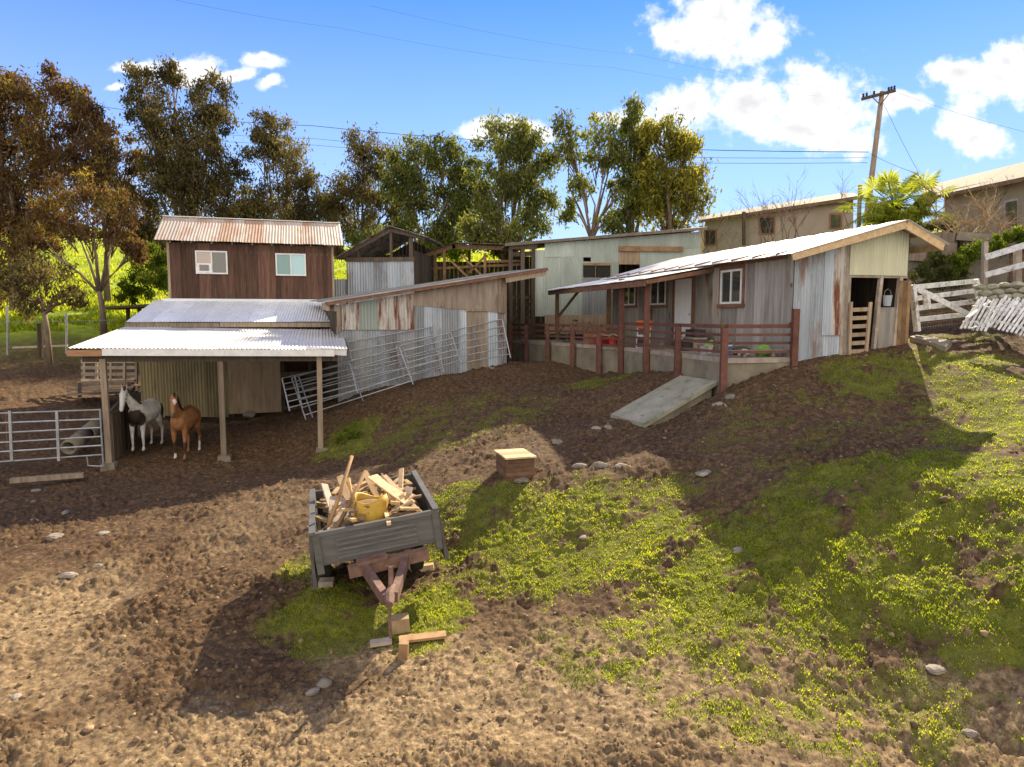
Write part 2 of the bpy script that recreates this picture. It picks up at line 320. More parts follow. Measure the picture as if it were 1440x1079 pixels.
def single(mb, name, mat, label, cat, base, group=None, smooth=False):
    """a thing that is one mesh, authored in world coordinates, origin moved to base"""
    b = Vector(base); mb.v = [tuple(Vector(p)-b) for p in mb.v]
    o = mb.build(name, mat, None, smooth); o.location = b
    return tag(o, label, cat, group)
def np_mesh(name, V, Fc, tint, mat, parent=None, dom='FACE'):
    me = bpy.data.meshes.new(name); k = Fc.shape[1]
    me.vertices.add(len(V)); me.vertices.foreach_set('co', np.ascontiguousarray(V, np.float32).ravel())
    me.loops.add(Fc.size); me.loops.foreach_set('vertex_index', Fc.astype(np.int32).ravel())
    me.polygons.add(len(Fc)); me.polygons.foreach_set('loop_start', np.arange(0, Fc.size, k, dtype=np.int32))
    me.update(calc_edges=True)
    if tint is not None:
        a = me.attributes.new('tint', 'FLOAT', dom); a.data.foreach_set('value', np.ascontiguousarray(tint, np.float32))
    me.materials.append(MATS[mat]); o = bpy.data.objects.new(name, me); SC.collection.objects.link(o)
    if parent is not None: o.parent = parent
    return o
def copy_tree(o, parent=None):
    c = o.copy(); SC.collection.objects.link(c)
    if parent is not None: c.parent = parent
    for ch in list(o.children): copy_tree(ch, c)
    return c

# ------------------------------------------------------------------ ground
# (u, v, depth) of ground points read from the photograph
GP = [(150,660,18.8),(314,650,19.6),(452,637,20.4),(395,580,27.5),(200,580,26),(565,893,9.0),(460,825,10.4),(600,800,11.3),(520,760,12.6),
      (0,1079,6.7),(300,1030,7.3),(150,900,9.4),(720,1079,6.3),(310,780,12.6),(0,800,12.2),(0,690,16.8),(420,690,15.4),(500,900,9.2),(640,900,8.9),(800,960,7.7),
      (1180,720,10.0),(1330,612,12.4),(1440,500,16.2),(1440,600,12.0),(1440,692,9.2),(1300,690,9.9),(1440,770,8.3),(1440,900,7.15),(1440,1079,6.2),(1240,900,7.9),(1300,780,9.05),(1240,800,8.75),(1080,1079,6.1),(1080,900,7.9),(900,800,10.0),(1000,720,11.2),
      (870,670,13.0),(980,640,13.2),(1080,690,11.3),(722,668,13.8),(620,700,13.4),(560,650,17.3),(470,630,20.4),(500,560,23.0),(712,512,25.5),(620,530,24.3),
      (720,600,17.8),(780,560,20.3),(862,590,16.6),(842,530,23),(905,530,19.8),(1015,553,16.1),(952,532,18.4),(1112,512,16.8),(1270,482,17.6),(1380,470,18.5),(1100,600,13.8),(1200,560,14.6),(1290,540,14.8),
      (740,510,27.6),(0,575,24),(40,480,33),(100,440,40),(130,385,65),(0,400,65),(0,330,150),(240,425,50),(240,360,90),(130,320,150),(300,330,150),(560,356,150),(640,352,150),(600,374,70),(900,350,70),(900,355,50),
      (1200,330,60),(1440,300,60),(1000,345,150),(1400,300,150)]
GPT = [tuple(at(*p)) for p in GP]
GPT += [(7.0,21.5,3.0),(4.6,28,2.9),(9.5,20,3.2),(6,32,3.3),(0,33,2.6),(-9,30,.3),(-12,27,0),(13.5,24.0,4.6),(16.5,23.5,4.8),(19,21,4.9),(2.2,17.9,1.42),(3.0,16.0,1.42),(3.8,16.9,1.7),(3.4,18.0,1.8),(4.6,17.5,2.0),(13,27.5,6.7),(18,27,6.9),(10,33,6.2),(14,36,7.0),(22,30,7.3),
        (0,0,-.6),(-8,0,-.9),(8,0,1.0),(-16,8,-.5),(14,8,2.6),(-20,18,.2),(22,14,4.2),(-8,4,-.5),(10,3.5,1.2),(-30,30,2),(40,30,8.5),(-60,0,0),(60,0,8),(-60,80,12),(80,80,14),(0,-40,-1.5),(-110,200,24),(110,200,26),(0,260,30),(0,430,42),(-250,350,45),(250,350,45)]
GX = np.array(GPT); 
def _phi(r): return np.sqrt(r*r+.8)
_A = _phi(np.hypot(GX[:, None, 0]-GX[None, :, 0], GX[:, None, 1]-GX[None, :, 1]))+np.eye(len(GX))*-.08
_W = np.linalg.solve(_A, GX[:, 2]-2.0)
def gzn(X, Y):
    X = np.asarray(X, float); Y = np.asarray(Y, float); Z = np.full(X.shape, 2.0)
    for (px, py, pz), wt in zip(GX, _W): Z += wt*_phi(np.hypot(X-px, Y-py))
    return Z
def gz(x, y): return float(gzn(np.array([x]), np.array([y]))[0])
def gp(u, v, d=12.0):
    """where the pixel ray meets the ground, searched from near"""
    r = at(u, v, 1)-Vector((0, 0, CAMH)); ts = np.linspace(4, 90, 2600)
    h = CAMH+r.z*ts-gzn(r.x*ts, ts); i = int(np.argmax(h < 0)) if (h < 0).any() else len(ts)-1
    t = ts[i]; return Vector((r.x*t, t, gz(r.x*t, t)))
_perm = np.random.default_rng(3).permutation(512); _gr = np.random.default_rng(4).uniform(-1, 1, (512, 2))
def perlin(x, y):
    xi = np.floor(x).astype(int); yi = np.floor(y).astype(int); xf = x-xi; yf = y-yi
    def g(i, j): k = _gr[_perm[(_perm[i & 511]+j) & 511]]; return k[..., 0], k[..., 1]
    u = xf*xf*xf*(xf*(xf*6-15)+10); v = yf*yf*yf*(yf*(yf*6-15)+10)
    def dot(i, j): gx, gy = g(xi+i, yi+j); return gx*(xf-i)+gy*(yf-j)
    a = dot(0, 0)*(1-u)+dot(1, 0)*u; b = dot(0, 1)*(1-u)+dot(1, 1)*u
    return a*(1-v)+b*v
def fbm(x, y, o=4, g=.5):
    s = 0; a = 1.
    for k in range(o): s = s+a*perlin(x*2**k+17.3*k, y*2**k-9.1*k); a *= g
    return s
def sstep(a, b, x): t = np.clip((x-a)/(b-a), 0, 1); return t*t*(3-2*t)
def uvd(X, Y, Z):
    f = Y*CP-(Z-CAMH)*SP; u_ = Y*SP+(Z-CAMH)*CP
    return 720+F*X/np.maximum(f, .1), 539.5-F*u_/np.maximum(f, .1)
GRASS_SPOTS = [(3.2,8.2,3.2,1.2,.8),(5.8,10.4,2.6,1.6,.95),(8.2,8.6,2.8,2.4,1.0),(9.0,6.6,2.4,1.6,.85),(10.2,12.5,2.2,2.6,.95),(4.2,9.4,3.0,1.9,1.0),(1.2,11.3,2.6,2.2,.95),(6.6,8.2,3.2,2.2,1.0),(-.8,12.4,1.6,1.8,.9),(9.2,12.0,2.0,3.0,.85),(9.5,15.4,3.2,1.6,.9),(-1.3,9.6,.9,1.1,1.1),(-2.6,9.7,1.1,1.1,1.0),
               (3.6,7.0,2.2,1.0,.62),(6.2,6.2,2.6,1.0,.62),(-4.9,20.4,1.3,1.5,1.0),(-1.5,19.5,3.4,3.0,.55),(6.5,13.4,3.2,2.4,.42),(9.5,9.0,2.5,2.0,1.0),(-3.6,11.6,.6,1.0,.8),(2.9,21.5,1.5,1.5,.8),(11.5,18.5,2,1.5,.7)]
def grassmask(X, Y):
    m = np.zeros(X.shape)
    for (cx, cy, rx, ry, k) in GRASS_SPOTS:
        e = np.sqrt(((X-cx)/rx)**2+((Y-cy)/ry)**2); m = np.maximum(m, k*(1-sstep(.55, 1.25, e)))
    n = fbm(X*1.1+5, Y*1.1, 4, .6)
    far = sstep(34, 40, Y-.25*np.minimum(X, 0)) 
    return np.clip(np.maximum(m*sstep(-.26, .10, n*.8+.5*perlin(X*3.4, Y*3.4)+.45*perlin(X*7.5+3, Y*7.5)+(m-.72)*.62), far), 0, 1)
def drymask(X, Y):
    dry = sstep(-.25, .25, fbm(X*.55+2, Y*.55+1, 3))*.12
    for (cx, cy, rx, ry, k) in [(-2.2,6.8,3.8,1.2,.9),(-6.2,8.6,1.3,1.3,.7),(-7.6,10.0,1.4,2.4,.9),(.6,7.6,3.0,1.5,.95),(3.5,6.6,3,1,.8),(5.5,6.2,2.5,1,.6),(-13,26,3,2,.7),(-5.5,14.5,1.2,2.5,.5),(-1.4,8.7,1.2,.8,1.)]:
        dry = np.maximum(dry, k*(1-sstep(.5, 1.3, np.sqrt(((X-cx)/rx)**2+((Y-cy)/ry)**2)+.6*fbm(X*1.3, Y*1.3, 4))))
    return dry*(1-.5*sstep(13, 17, np.hypot(X, Y)))
def fine(X, Y, D):
    """hoof-churned clods, trampled smooth where the soil is dry"""
    a = fbm(X*.9, Y*.9, 2)*.10
    wx = X+.10*fbm(X*2.3+9, Y*2.3, 3); wy = Y+.10*fbm(X*2.3, Y*2.3+31, 3)
    cl = perlin(wx*2.3, wy*2.3); c2 = perlin(wx*5.3+40, wy*5.3); c3 = perlin(wx*12+9, wy*12); c4 = perlin(wx*27, wy*27)
    churn = (.55+.8*sstep(-.25, .3, fbm(X*.6+3, Y*.6+8, 3)))*(1-.3*drymask(X, Y))
    pits = -sstep(.12, .4, perlin(wx*3.6+70, wy*3.6+20))*.045
    b = np.abs(cl)*.08+np.abs(c2)*.085+np.abs(c3)*.085*(.5+np.abs(c2)*2)+np.abs(c4)*.06+pits+.24*np.abs(perlin(X*1.25+5, Y*1.25))*sstep(2.5, 5, X)*(1-sstep(11, 13, Y))
    return (a+b*churn-.03)*(1-sstep(30, 60, D)*.8)
M('dummy', (.1, .1, .1), (.1, .1, .1))
def groundmat():
    m, t, L = newmat('soil')
    out = N(t, 'ShaderNodeOutputMaterial'); b = N(t, 'ShaderNodeBsdfPrincipled'); tc = N(t, 'ShaderNodeTexCoord')
    def noise(s, d=6, r=.6):
        n = N(t, 'ShaderNodeTexNoise'); n.inputs['Scale'].default_value = s; n.inputs['Detail'].default_value = d; n.inputs['Roughness'].default_value = r
        L(tc.outputs['Object'], n.inputs['Vector']); return n.outputs['Fac']
    r1 = ramp(t, [(.34, (.024, .015, .009)), (.5, (.088, .052, .028)), (.66, (.205, .128, .068))]); L(noise(9, 9, .76), r1.inputs[0])
    dry = N(t, 'ShaderNodeAttribute', attribute_name='dry')
    r2 = ramp(t, [(.36, (.085, .055, .03)), (.5, (.23, .16, .088)), (.64, (.46, .34, .19))]); L(noise(10, 9, .76), r2.inputs[0])
    mx = N(t, 'ShaderNodeMix', data_type='RGBA'); L(dry.outputs['Fac'], mx.inputs[0]); L(r1.outputs[0], mx.inputs[6]); L(r2.outputs[0], mx.inputs[7])
    gr = N(t, 'ShaderNodeAttribute', attribute_name='grass')
    r3 = ramp(t, [(.35, (.08, .085, .014)), (.6, (.18, .21, .024)), (.75, (.28, .30, .04))]); L(noise(3.0, 8, .7), r3.inputs[0])
    gm = N(t, 'ShaderNodeMath', operation='MULTIPLY'); gm.inputs[1].default_value = .68; L(gr.outputs['Fac'], gm.inputs[0])
    mx2 = N(t, 'ShaderNodeMix', data_type='RGBA'); L(gm.outputs[0], mx2.inputs[0]); L(mx.outputs[2], mx2.inputs[6]); L(r3.outputs[0], mx2.inputs[7])
    hl = N(t, 'ShaderNodeAttribute', attribute_name='hill')
    r4 = ramp(t, [(.36, (.13, .20, .02)), (.5, (.30, .39, .03)), (.62, (.42, .48, .05))]); L(noise(.9, 10, .72), r4.inputs[0])
    mx3 = N(t, 'ShaderNodeMix', data_type='RGBA'); L(hl.outputs['Fac'], mx3.inputs[0]); L(mx2.outputs[2], mx3.inputs[6]); L(r4.outputs[0], mx3.inputs[7])
    L(mx3.outputs[2], b.inputs['Base Color']); b.inputs['Roughness'].default_value = .95; b.inputs['Specular IOR Level'].default_value = .15
    bp = N(t, 'ShaderNodeBump'); bp.inputs['Strength'].default_value = .5; bp.inputs['Distance'].default_value = .03
    L(noise(55, 6, .75), bp.inputs['Height']); L(bp.outputs[0], b.inputs['Normal']); L(b.outputs[0], out.inputs[0])
groundmat()
def build_ground():
    th = np.concatenate([np.linspace(-110, -42, 60, endpoint=False), np.linspace(-41, 41, 760, endpoint=False), np.linspace(42, 110, 60)])
    rr = [0.8]
    while rr[-1] < 620: rr.append(rr[-1]*(1.05 if rr[-1] < 5.2 else 1.0032 if rr[-1] < 13 else 1.0048 if rr[-1] < 26 else 1.012 if rr[-1] < 60 else 1.04))
    rr = np.array(rr); T_, R_ = np.meshgrid(np.radians(th), rr)
    X = R_*np.sin(T_); Y = R_*np.cos(T_); Z = gzn(X, Y)
    g = grassmask(X, Y); Zf = Z+fine(X, Y, R_)*(1-.25*g)
    nr, nc = X.shape; idx = np.arange(nr*nc).reshape(nr, nc)
    Fc = np.stack([idx[:-1, :-1], idx[:-1, 1:], idx[1:, 1:], idx[1:, :-1]], -1).reshape(-1, 4)[:, ::-1]
    o = np_mesh('ground', np.stack([X, Y, Zf], -1).reshape(-1, 3), Fc, None, 'soil'); me = o.data
    dry = drymask(X, Y)
    hill = sstep(36, 42, Y-.2*np.minimum(X, 0)-.5*np.abs(fbm(X*.2, Y*.2, 2))*8)
    for nm, val in (('grass', g), ('dry', dry), ('hill', hill)):
        a = me.attributes.new(nm, 'FLOAT', 'POINT'); a.data.foreach_set('value', np.ascontiguousarray(val, np.float32).ravel())
    me.polygons.foreach_set('use_smooth', np.ones(len(me.polygons), bool))
    o['kind'] = 'structure'; return o
build_ground()
leafmat('grass_blade', [(0, (.06, .075, .014)), (.35, (.19, .235, .022)), (.75, (.37, .41, .034)), (.93, (.48, .48, .055)), (1, (.42, .36, .14))], .6)
def build_grass():
    n = 1500000
    r_ = 5.0*(22/5.0)**RNG.random(n); a = np.radians(RNG.uniform(-40, 40, n)); X = r_*np.sin(a); Y = r_*np.cos(a)
    g = grassmask(X, Y)*(.35+.65*sstep(-.25, .25, perlin(X*4.3, Y*4.3)))
    k = RNG.random(n) < g*.62; X, Y, r_ = X[k], Y[k], r_[k]; n = len(X)
    Z = gzn(X, Y)+fine(X, Y, r_)*.8-.01
    h = RNG.uniform(.012, .042, n)*(1+.5*perlin(X*1.5, Y*1.5)); wd = RNG.uniform(.005, .010, n)*(1+.03*r_); ph = RNG.uniform(0, 2*np.pi, n); le = RNG.uniform(.2, .9, n)*h
    la = RNG.uniform(0, 2*np.pi, n); tall = RNG.random(n) < .02*(perlin(X*2.2, Y*2.2+7) > .05); h = np.where(tall, h*2., h)
    V = np.zeros((n, 3, 3)); V[:, 0] = np.stack([X-wd*np.cos(ph), Y-wd*np.sin(ph), Z], -1); V[:, 1] = np.stack([X+wd*np.cos(ph), Y+wd*np.sin(ph), Z], -1)
    V[:, 2] = np.stack([X+le*np.cos(la), Y+le*np.sin(la), Z+h], -1)
    tint = np.clip(RNG.random(n)*.55+.22+.5*perlin(X*.8+3, Y*.8)+.45*perlin(X*3.1, Y*3.1+9), 0, 1)
    o = np_mesh('short_grass', V.reshape(-1, 3), np.arange(3*n).reshape(-1, 3), tint, 'grass_blade')
    o['kind'] = 'stuff'; tag(o, 'short bright green grass growing in tufts over the churned yard', 'grass'); return n
print('grass blades', build_grass())
def build_hill_grass():
    n = 90000; Y = 33*(95/33)**RNG.random(n); X = RNG.uniform(-.95, -.02, n)*Y
    k = (perlin(X*.25, Y*.25)+.5*perlin(X*.9, Y*.9) > -.12) & (Y-.2*X > 40); X, Y = X[k], Y[k]; n = len(X); Z = gzn(X, Y)
    h = RNG.uniform(.10, .42, n); wd = RNG.uniform(.03, .08, n); ph = RNG.uniform(0, 2*np.pi, n); la = RNG.uniform(0, 2*np.pi, n); le = h*RNG.uniform(.2, .8, n)
    V = np.zeros((n, 3, 3)); V[:, 0] = np.stack([X-wd*np.cos(ph), Y-wd*np.sin(ph), Z-.03], -1); V[:, 1] = np.stack([X+wd*np.cos(ph), Y+wd*np.sin(ph), Z-.03], -1); V[:, 2] = np.stack([X+le*np.cos(la), Y+le*np.sin(la), Z+h], -1)
    o = np_mesh('pasture_grass', V.reshape(-1, 3), np.arange(3*n).reshape(-1, 3), np.clip(RNG.random(n)*.6+.3+.5*perlin(X*.3, Y*.3), 0, 1), 'grass_blade'); o['kind'] = 'stuff'; tag(o, 'taller sunlit grass on the green pasture behind the barn', 'grass')
build_hill_grass()
# ------------------------------------------------------------------ horse barn with tower
BO = at(95, 491, 18.5); BA = R(16.7); bc, bs = math.cos(BA), math.sin(BA)
def bl(x, y, z): return Vector((BO.x+x*bc-y*bs, BO.y+x*bs+y*bc, z))
def window(parent, x0, x1, z0, z1, y, panes, ft=.055, mat='white_paint', depth=.07):
    """sliding window in a wall facing -y of the parent's frame"""
    f = MB(); m = (x0+x1)/2
    f.box((x0, y-depth, z0), (x0+ft, y+.02, z1), .5); f.box((x1-ft, y-depth, z0), (x1, y+.02, z1), .5)
    f.box((x0+ft, y-depth, z0), (x1-ft, y+.02, z0+ft), .5); f.box((x0+ft, y-depth, z1-ft), (x1-ft, y+.02, z1), .5)
    f.box((m-ft*.45, y-depth+.008, z0+ft), (m+ft*.45, y+.02, z1-ft), .5)
    fo = f.build('window', mat, parent)
    for (a, b), pm in zip(((x0+ft, m-ft*.45), (m+ft*.45, x1-ft)), panes):
        MB().box((a, y-.03, z0+ft), (b, y-.01, z1-ft), .5).build('pane', pm, fo)
    return fo
def build_barn():
    t = thing('horse_barn', 'two storey red board barn with rusty tin roof and white lean-to over the horses', 'barn', (BO.x, BO.y, 0), BA, mode='z')
    # tower walls, boards run down past the roof of the lean-to
    TY, TD = 9.3, 3.6; X0, X1 = 1.03, 7.34; ZE = 7.16; RY = 11.05; ZR = 8.30
    m = MB(); gab = lambda y: ZE+(ZR-ZE)*(1-abs(y-(RY-TY))/(RY-TY))-.04
    m.planks((X0, TY, 0), (X1-X0, 0, 0), 0, ZE-.02, (0, -1, 0), pw=.23)
    m.planks((X1, TY, 0), (0, TD, 0), 0, gab, (1, 0, 0), pw=.23); m.planks((X0, TY+TD, 0), (0, -TD, 0), 0, lambda y: gab(TD-y), (-1, 0, 0), pw=.23)
    m.planks((X1, TY+TD, 0), (X0-X1, 0, 0), 0, ZE-.1, (0, 1, 0), pw=.23)
    wl = m.build('wall', 'red_board', t)
    b = MB()
    for k in range(9): x = X0+.1+k*(X1-X0-.2)/8; MB().bar((x, TY-.3, ZE-.03), (x, TY+.1, ZE+.12), .05, .09).build('rafter_tail', 'grey_board', t)
    MB().box((X1-.02, TY-.065, 4.8), (X1+.07, TY-.03, ZE-.02), .9).build('corner_board', 'grey_board', t); MB().box((X0-.07, TY-.065, 4.8), (X0+.02, TY-.03, ZE-.02), .8).build('corner_board', 'grey_board', t)
    fl = MB(); fl.box((X0-.3, TY-.07, 4.80), (X1-.1, TY-.034, 4.9), .5); fl.build('flashing', 'bare_tin', t)
    r = MB(); dy = RY-8.85
    r.sheets((.58, 8.85, 7.17), (7.2, 0, -.02), (0, dy, ZR-7.17+.05), wid=.8, pitch=.12, amp=.010)
    r.sheets((7.78, RY+dy, 7.17), (-7.2, 0, 0), (0, -dy, ZR-7.17+.05), wid=.8, pitch=.12, amp=.010)
    ro = r.build('roof', 'rust_tin', t)
    k = MB(); k.bar((.56, RY, ZR+.085), (7.8, RY, ZR+.065), .2, .03); k.build('ridge_cap', 'bare_tin', ro)
    k = MB(); k.bar((.60, 8.87, 7.10), (.60, RY, ZR+.0), .05, .1); k.bar((7.74, 8.87, 7.08), (7.74, RY, ZR-.02), .05, .1); k.bar((7.74, RY, ZR-.02), (7.74, RY+dy, 7.1), .05, .1)
    k.build('rake_board', 'brown_trim', ro)
    w1 = window(t, 2.0, 3.2, 5.9, 6.83, TY-.03, ('pane_pink', 'pane_dark'))
    f = MB(); f.box((2.06, TY-.125, 5.95), (2.6, TY-.06, 6.32), .5); so_ = f.build('sash', 'white_paint', w1)
    MB().box((2.14, TY-.135, 6.02), (2.5, TY-.127, 6.26)).build('pane', 'pane_dark', so_)
    window(t, 5.06, 6.27, 5.88, 6.8, TY-.03, ('pane_green', 'pane_pale'))
    # roofs of the lean-to
    lr = MB(); lr.sheets((0, 0, 3.33), (7.36, 0, -.14), (.12, 5.85, .5), wid=.75, pitch=.1, amp=.013)
    lo = lr.build('lower_roof', 'white_tin', t)
    MB().bar((-.02, -.03, 3.2), (.82, -.03, 3.185), .04, .17, tint=.4).build('fascia', 'rust_wood', lo)
    MB().bar((.83, -.035, 3.21), (7.0, -.035, 3.09), .04, .19, tint=.6).bar((6.2, .06, 3.2), (7.36, .06, 3.1), .03, .2, tint=.3).build('fascia', 'white_paint', lo)
    rf = MB()
    for x in np.linspace(.1, 7.25, 10): rf.bar((x, .05, 3.22-.02*x), (x+.1, 5.8, 3.72-.02*x), .05, .11)
    rf.bar((0.3, .16, 3.03), (7.1, .16, 2.93), .1, .18); rf.bar((.2, 5.6, 3.5), (7.3, 5.6, 3.42), .1, .2)
    rf.build('rafter', 'dark_board', lo)
    ur = MB(); ur.sheets((.18, 5.62, 4.0), (7.15, 0, -.02), (.25, 3.68, .83), wid=.8, pitch=.1, amp=.013)
    uo = ur.build('upper_roof', 'pale_tin', t)
    MB().bar((.15, 5.66, 3.88), (3.2, 5.66, 3.87), .04, .16).bar((3.22, 5.65, 3.885), (7.33, 5.65, 3.865), .04, .17).build('fascia', 'grey_board', uo)
    # posts with concrete feet
    for (x, y, zb, ang) in ((.79, .16, -.02, 0), (3.8, .2, .0, 0), (6.56, .16, .08, 0)):
        p = MB(); p.bar((x+random.uniform(-.04, .04), y, zb), (x, y, 3.02), .15, .16); po = p.build('post', 'grey_board', t)
        f = MB(); s = .2; f.hexa([(x-s, y-s, zb-.5), (x+s, y-s, zb-.5), (x+s, y+s, zb-.5), (x-s, y+s, zb-.5), (x-s*.85, y-s*.85, zb+.12), (x+s*.85, y-s*.85, zb+.12), (x+s*.85, y+s*.85, zb+.12), (x-s*.85, y+s*.85, zb+.12)])
        f.build('footing', 'concrete', po)
    # back wall under the roofs
    bw = MB(); bw.sheets((.2, 7.2, .42), (3.0, 0, -.1), (0, 0, 3.55), wid=.8, pitch=.11, amp=.008); bw.build('back_wall', 'ochre_sheet', t)
    pw = MB(); pw.box((3.2, 7.22, .40), (5.18, 7.27, 3.95), .3); pw.build('back_panel', 'plywood', t)
    sd_ = MB(); sd_.planks((7.25, 7.2, 0), (0, 2.1, 0), 0, 4.2, (1, 0, 0), pw=.22)
    for z in (.55, .95, 1.35, 1.9, 2.5): sd_.bar((5.2, 7.3, z), (7.3, 7.3, z+random.uniform(-.06, .06)), .04, .16)
    for x in (5.25, 6.3, 7.2): sd_.bar((x, 7.38, 0), (x, 7.38, 4.1), .12, .12)
    sd_.build('board_rail', 'dark_board', t)
    pt = MB()
    for k in range(7): y0 = .9+k*.42; pt.box((.72, y0, -.1), (.76, y0+.38, 1.35+.05*k+random.uniform(-.05, .05)))
    pt.bar((.72, .7, 1.42), (.74, 3.8, 1.85), .06, .1, tint=1.); pt.build('partition', 'dark_board', t)
    ti = MB()
    for k in range(3): y = 1.5+2.2*k; 
    ti.bar((.3, 2.9, 3.3), (7.3, 2.9, 3.2), .1, .16); ti.build('beam', 'dark_board', t)
build_barn()
def stone(u, v, s, label, d=None, flat=.45, mat='stone', group='stones lying in the yard', name='stone', rz=None, sink=.25, k_=.72):
    p = at(u, v, d) if d else gp(u, v); rz = random.uniform(0, 6) if rz is None else rz
    s = s if hasattr(s, '__len__') else (s*k_, s*k_*random.uniform(.5, .9), s*k_*flat)
    m = MB().ico((0, 0, 0), s, 3, .28, seed=int(u*7+v)); c, sn = math.cos(rz), math.sin(rz)
    m.v = [(x*c-y*sn+p.x, x*sn+y*c+p.y, z+p.z+s[2]*(.35-sink)+.0) for x, y, z in m.v]
    return single(m, name, mat, label, 'stone', p, group)
stone(351, 584, .34, 'large pale stone lying against the back panel under the barn roof', d=23.5, flat=.6, group=None)

# ------------------------------------------------------------------ sheds behind the barn
def build_loft():
    p0 = at(489, 412, 31.0); th = R(-6); t = thing('loft_shed', 'small grey sheet metal shed with an open gable loft between red barn and trees', 'shed', (p0.x, p0.y, 0), th, mode='z')
    X1 = 3.05
    m = MB(); cols = [.95, .6, .2, .75, .55, .35, .5]
    for i in range(5): m.corr((i*X1/5, 0, 2.2), (X1/5+.01, 0, 0), (0, 0, 3.25+random.uniform(-.04, .04)), pitch=.12, amp=.012, tint=cols[i])
    m.build('wall', 'blue_sheet', t); MB().corr((-.75, .15, 2.2), (.7, 0, 0), (0, 0, 2.45), pitch=.12, amp=.012, tint=1.).build('side_sheet', 'blue_sheet', t)
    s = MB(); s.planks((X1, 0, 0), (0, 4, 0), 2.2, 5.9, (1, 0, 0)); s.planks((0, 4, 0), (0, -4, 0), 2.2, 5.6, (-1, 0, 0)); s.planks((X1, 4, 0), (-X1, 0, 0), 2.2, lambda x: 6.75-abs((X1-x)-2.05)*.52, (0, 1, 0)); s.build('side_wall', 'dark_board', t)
    f = MB(); f.box((-.05, -.06, 5.42), (X1+.05, .05, 5.6)); ap = (2.05, 6.85)
    f.bar((ap[0], -.02, 5.6), (ap[0], -.02, 6.7), .11, .1, tint=.9); f.bar((X1-.1, -.02, 5.6), (X1-.1, -.02, 6.45), .16, .1); f.bar((.55, -.02, 5.6), (.55, -.02, 6.0), .08, .08)
    f.bar((-.35, -.12, 5.55), (ap[0], -.12, 6.78), .05, .16, tint=.9); f.bar((ap[0], -.12, 6.78), (X1+.55, -.12, 6.4), .05, .16, tint=.8)
    f.build('frame', 'dark_board', t)
    r = MB(); r.sheets((-.45, -.35, 5.57), (0, 4.6, 0), (2.5, 0, 1.36), wid=.8, pitch=.12, amp=.012); r.sheets((3.75, -.35, 6.42), (0, 4.6, 0), (-1.7, 0, .51), wid=.8, pitch=.12, amp=.012)
    r.build('roof', 'rusty_sheet', t)
    MB().box((.1, 3.3, 5.3), (X1-.1, 3.9, 6.0)).build('loft_floor', 'dark_board', t); t.location.z += 1.2
build_loft()
def build_open():
    t = thing('open_shed', 'low open pole shed with bare rafters behind the long patched shed', 'shed', at(590, 395, 34), 0, mode='w')
    d = 34.0; P = lambda u, v, dd=0: at(u, v, d+dd)
    for u, vt in ((588, 362), (601, 360), (612, 358), (625, 352), (682, 356), (734, 352)): MB().bar(P(u, 420), P(u, vt), .14, .14).build('post', 'brown_wood', t)
    for u, vt in ((600, 358), (660, 352), (735, 350)): MB().bar(P(u, 420, 4), P(u, vt, 4), .14, .14).build('post', 'brown_wood', t)
    b = MB(); b.bar(P(585, 364), P(640, 346), .1, .2); b.bar(P(636, 347), P(738, 350), .1, .2); b.bar(P(648, 358), P(682, 392), .08, .1, tint=.9); b.bar(P(633, 366), P(660, 392), .08, .1, tint=.8); b.bar(P(684, 358), P(660, 384), .08, .1)
    b.bar(P(600, 378, .1), P(735, 372, .1), .06, .12); b.bar(P(684, 368, .05), P(735, 367, .05), .06, .12); b.build('beam', 'brown_wood', t)
    r = MB(); a = P(583, 363); c = P(640, 344); e = P(742, 348); V = Vector((0, 5.5, .5))
    r.corr(a+Vector((0, -.3, .08)), c-a, V, pitch=.12, amp=.012); r.corr(c+Vector((0, -.3, .08)), e-c, V, pitch=.12, amp=.012); r.build('roof', 'rusty_sheet', t)
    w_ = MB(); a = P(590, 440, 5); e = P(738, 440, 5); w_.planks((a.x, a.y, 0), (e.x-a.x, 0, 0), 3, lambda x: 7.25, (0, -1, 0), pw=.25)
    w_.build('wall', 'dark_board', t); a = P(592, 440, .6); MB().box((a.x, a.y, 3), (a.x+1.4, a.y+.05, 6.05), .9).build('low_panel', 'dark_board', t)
build_open()

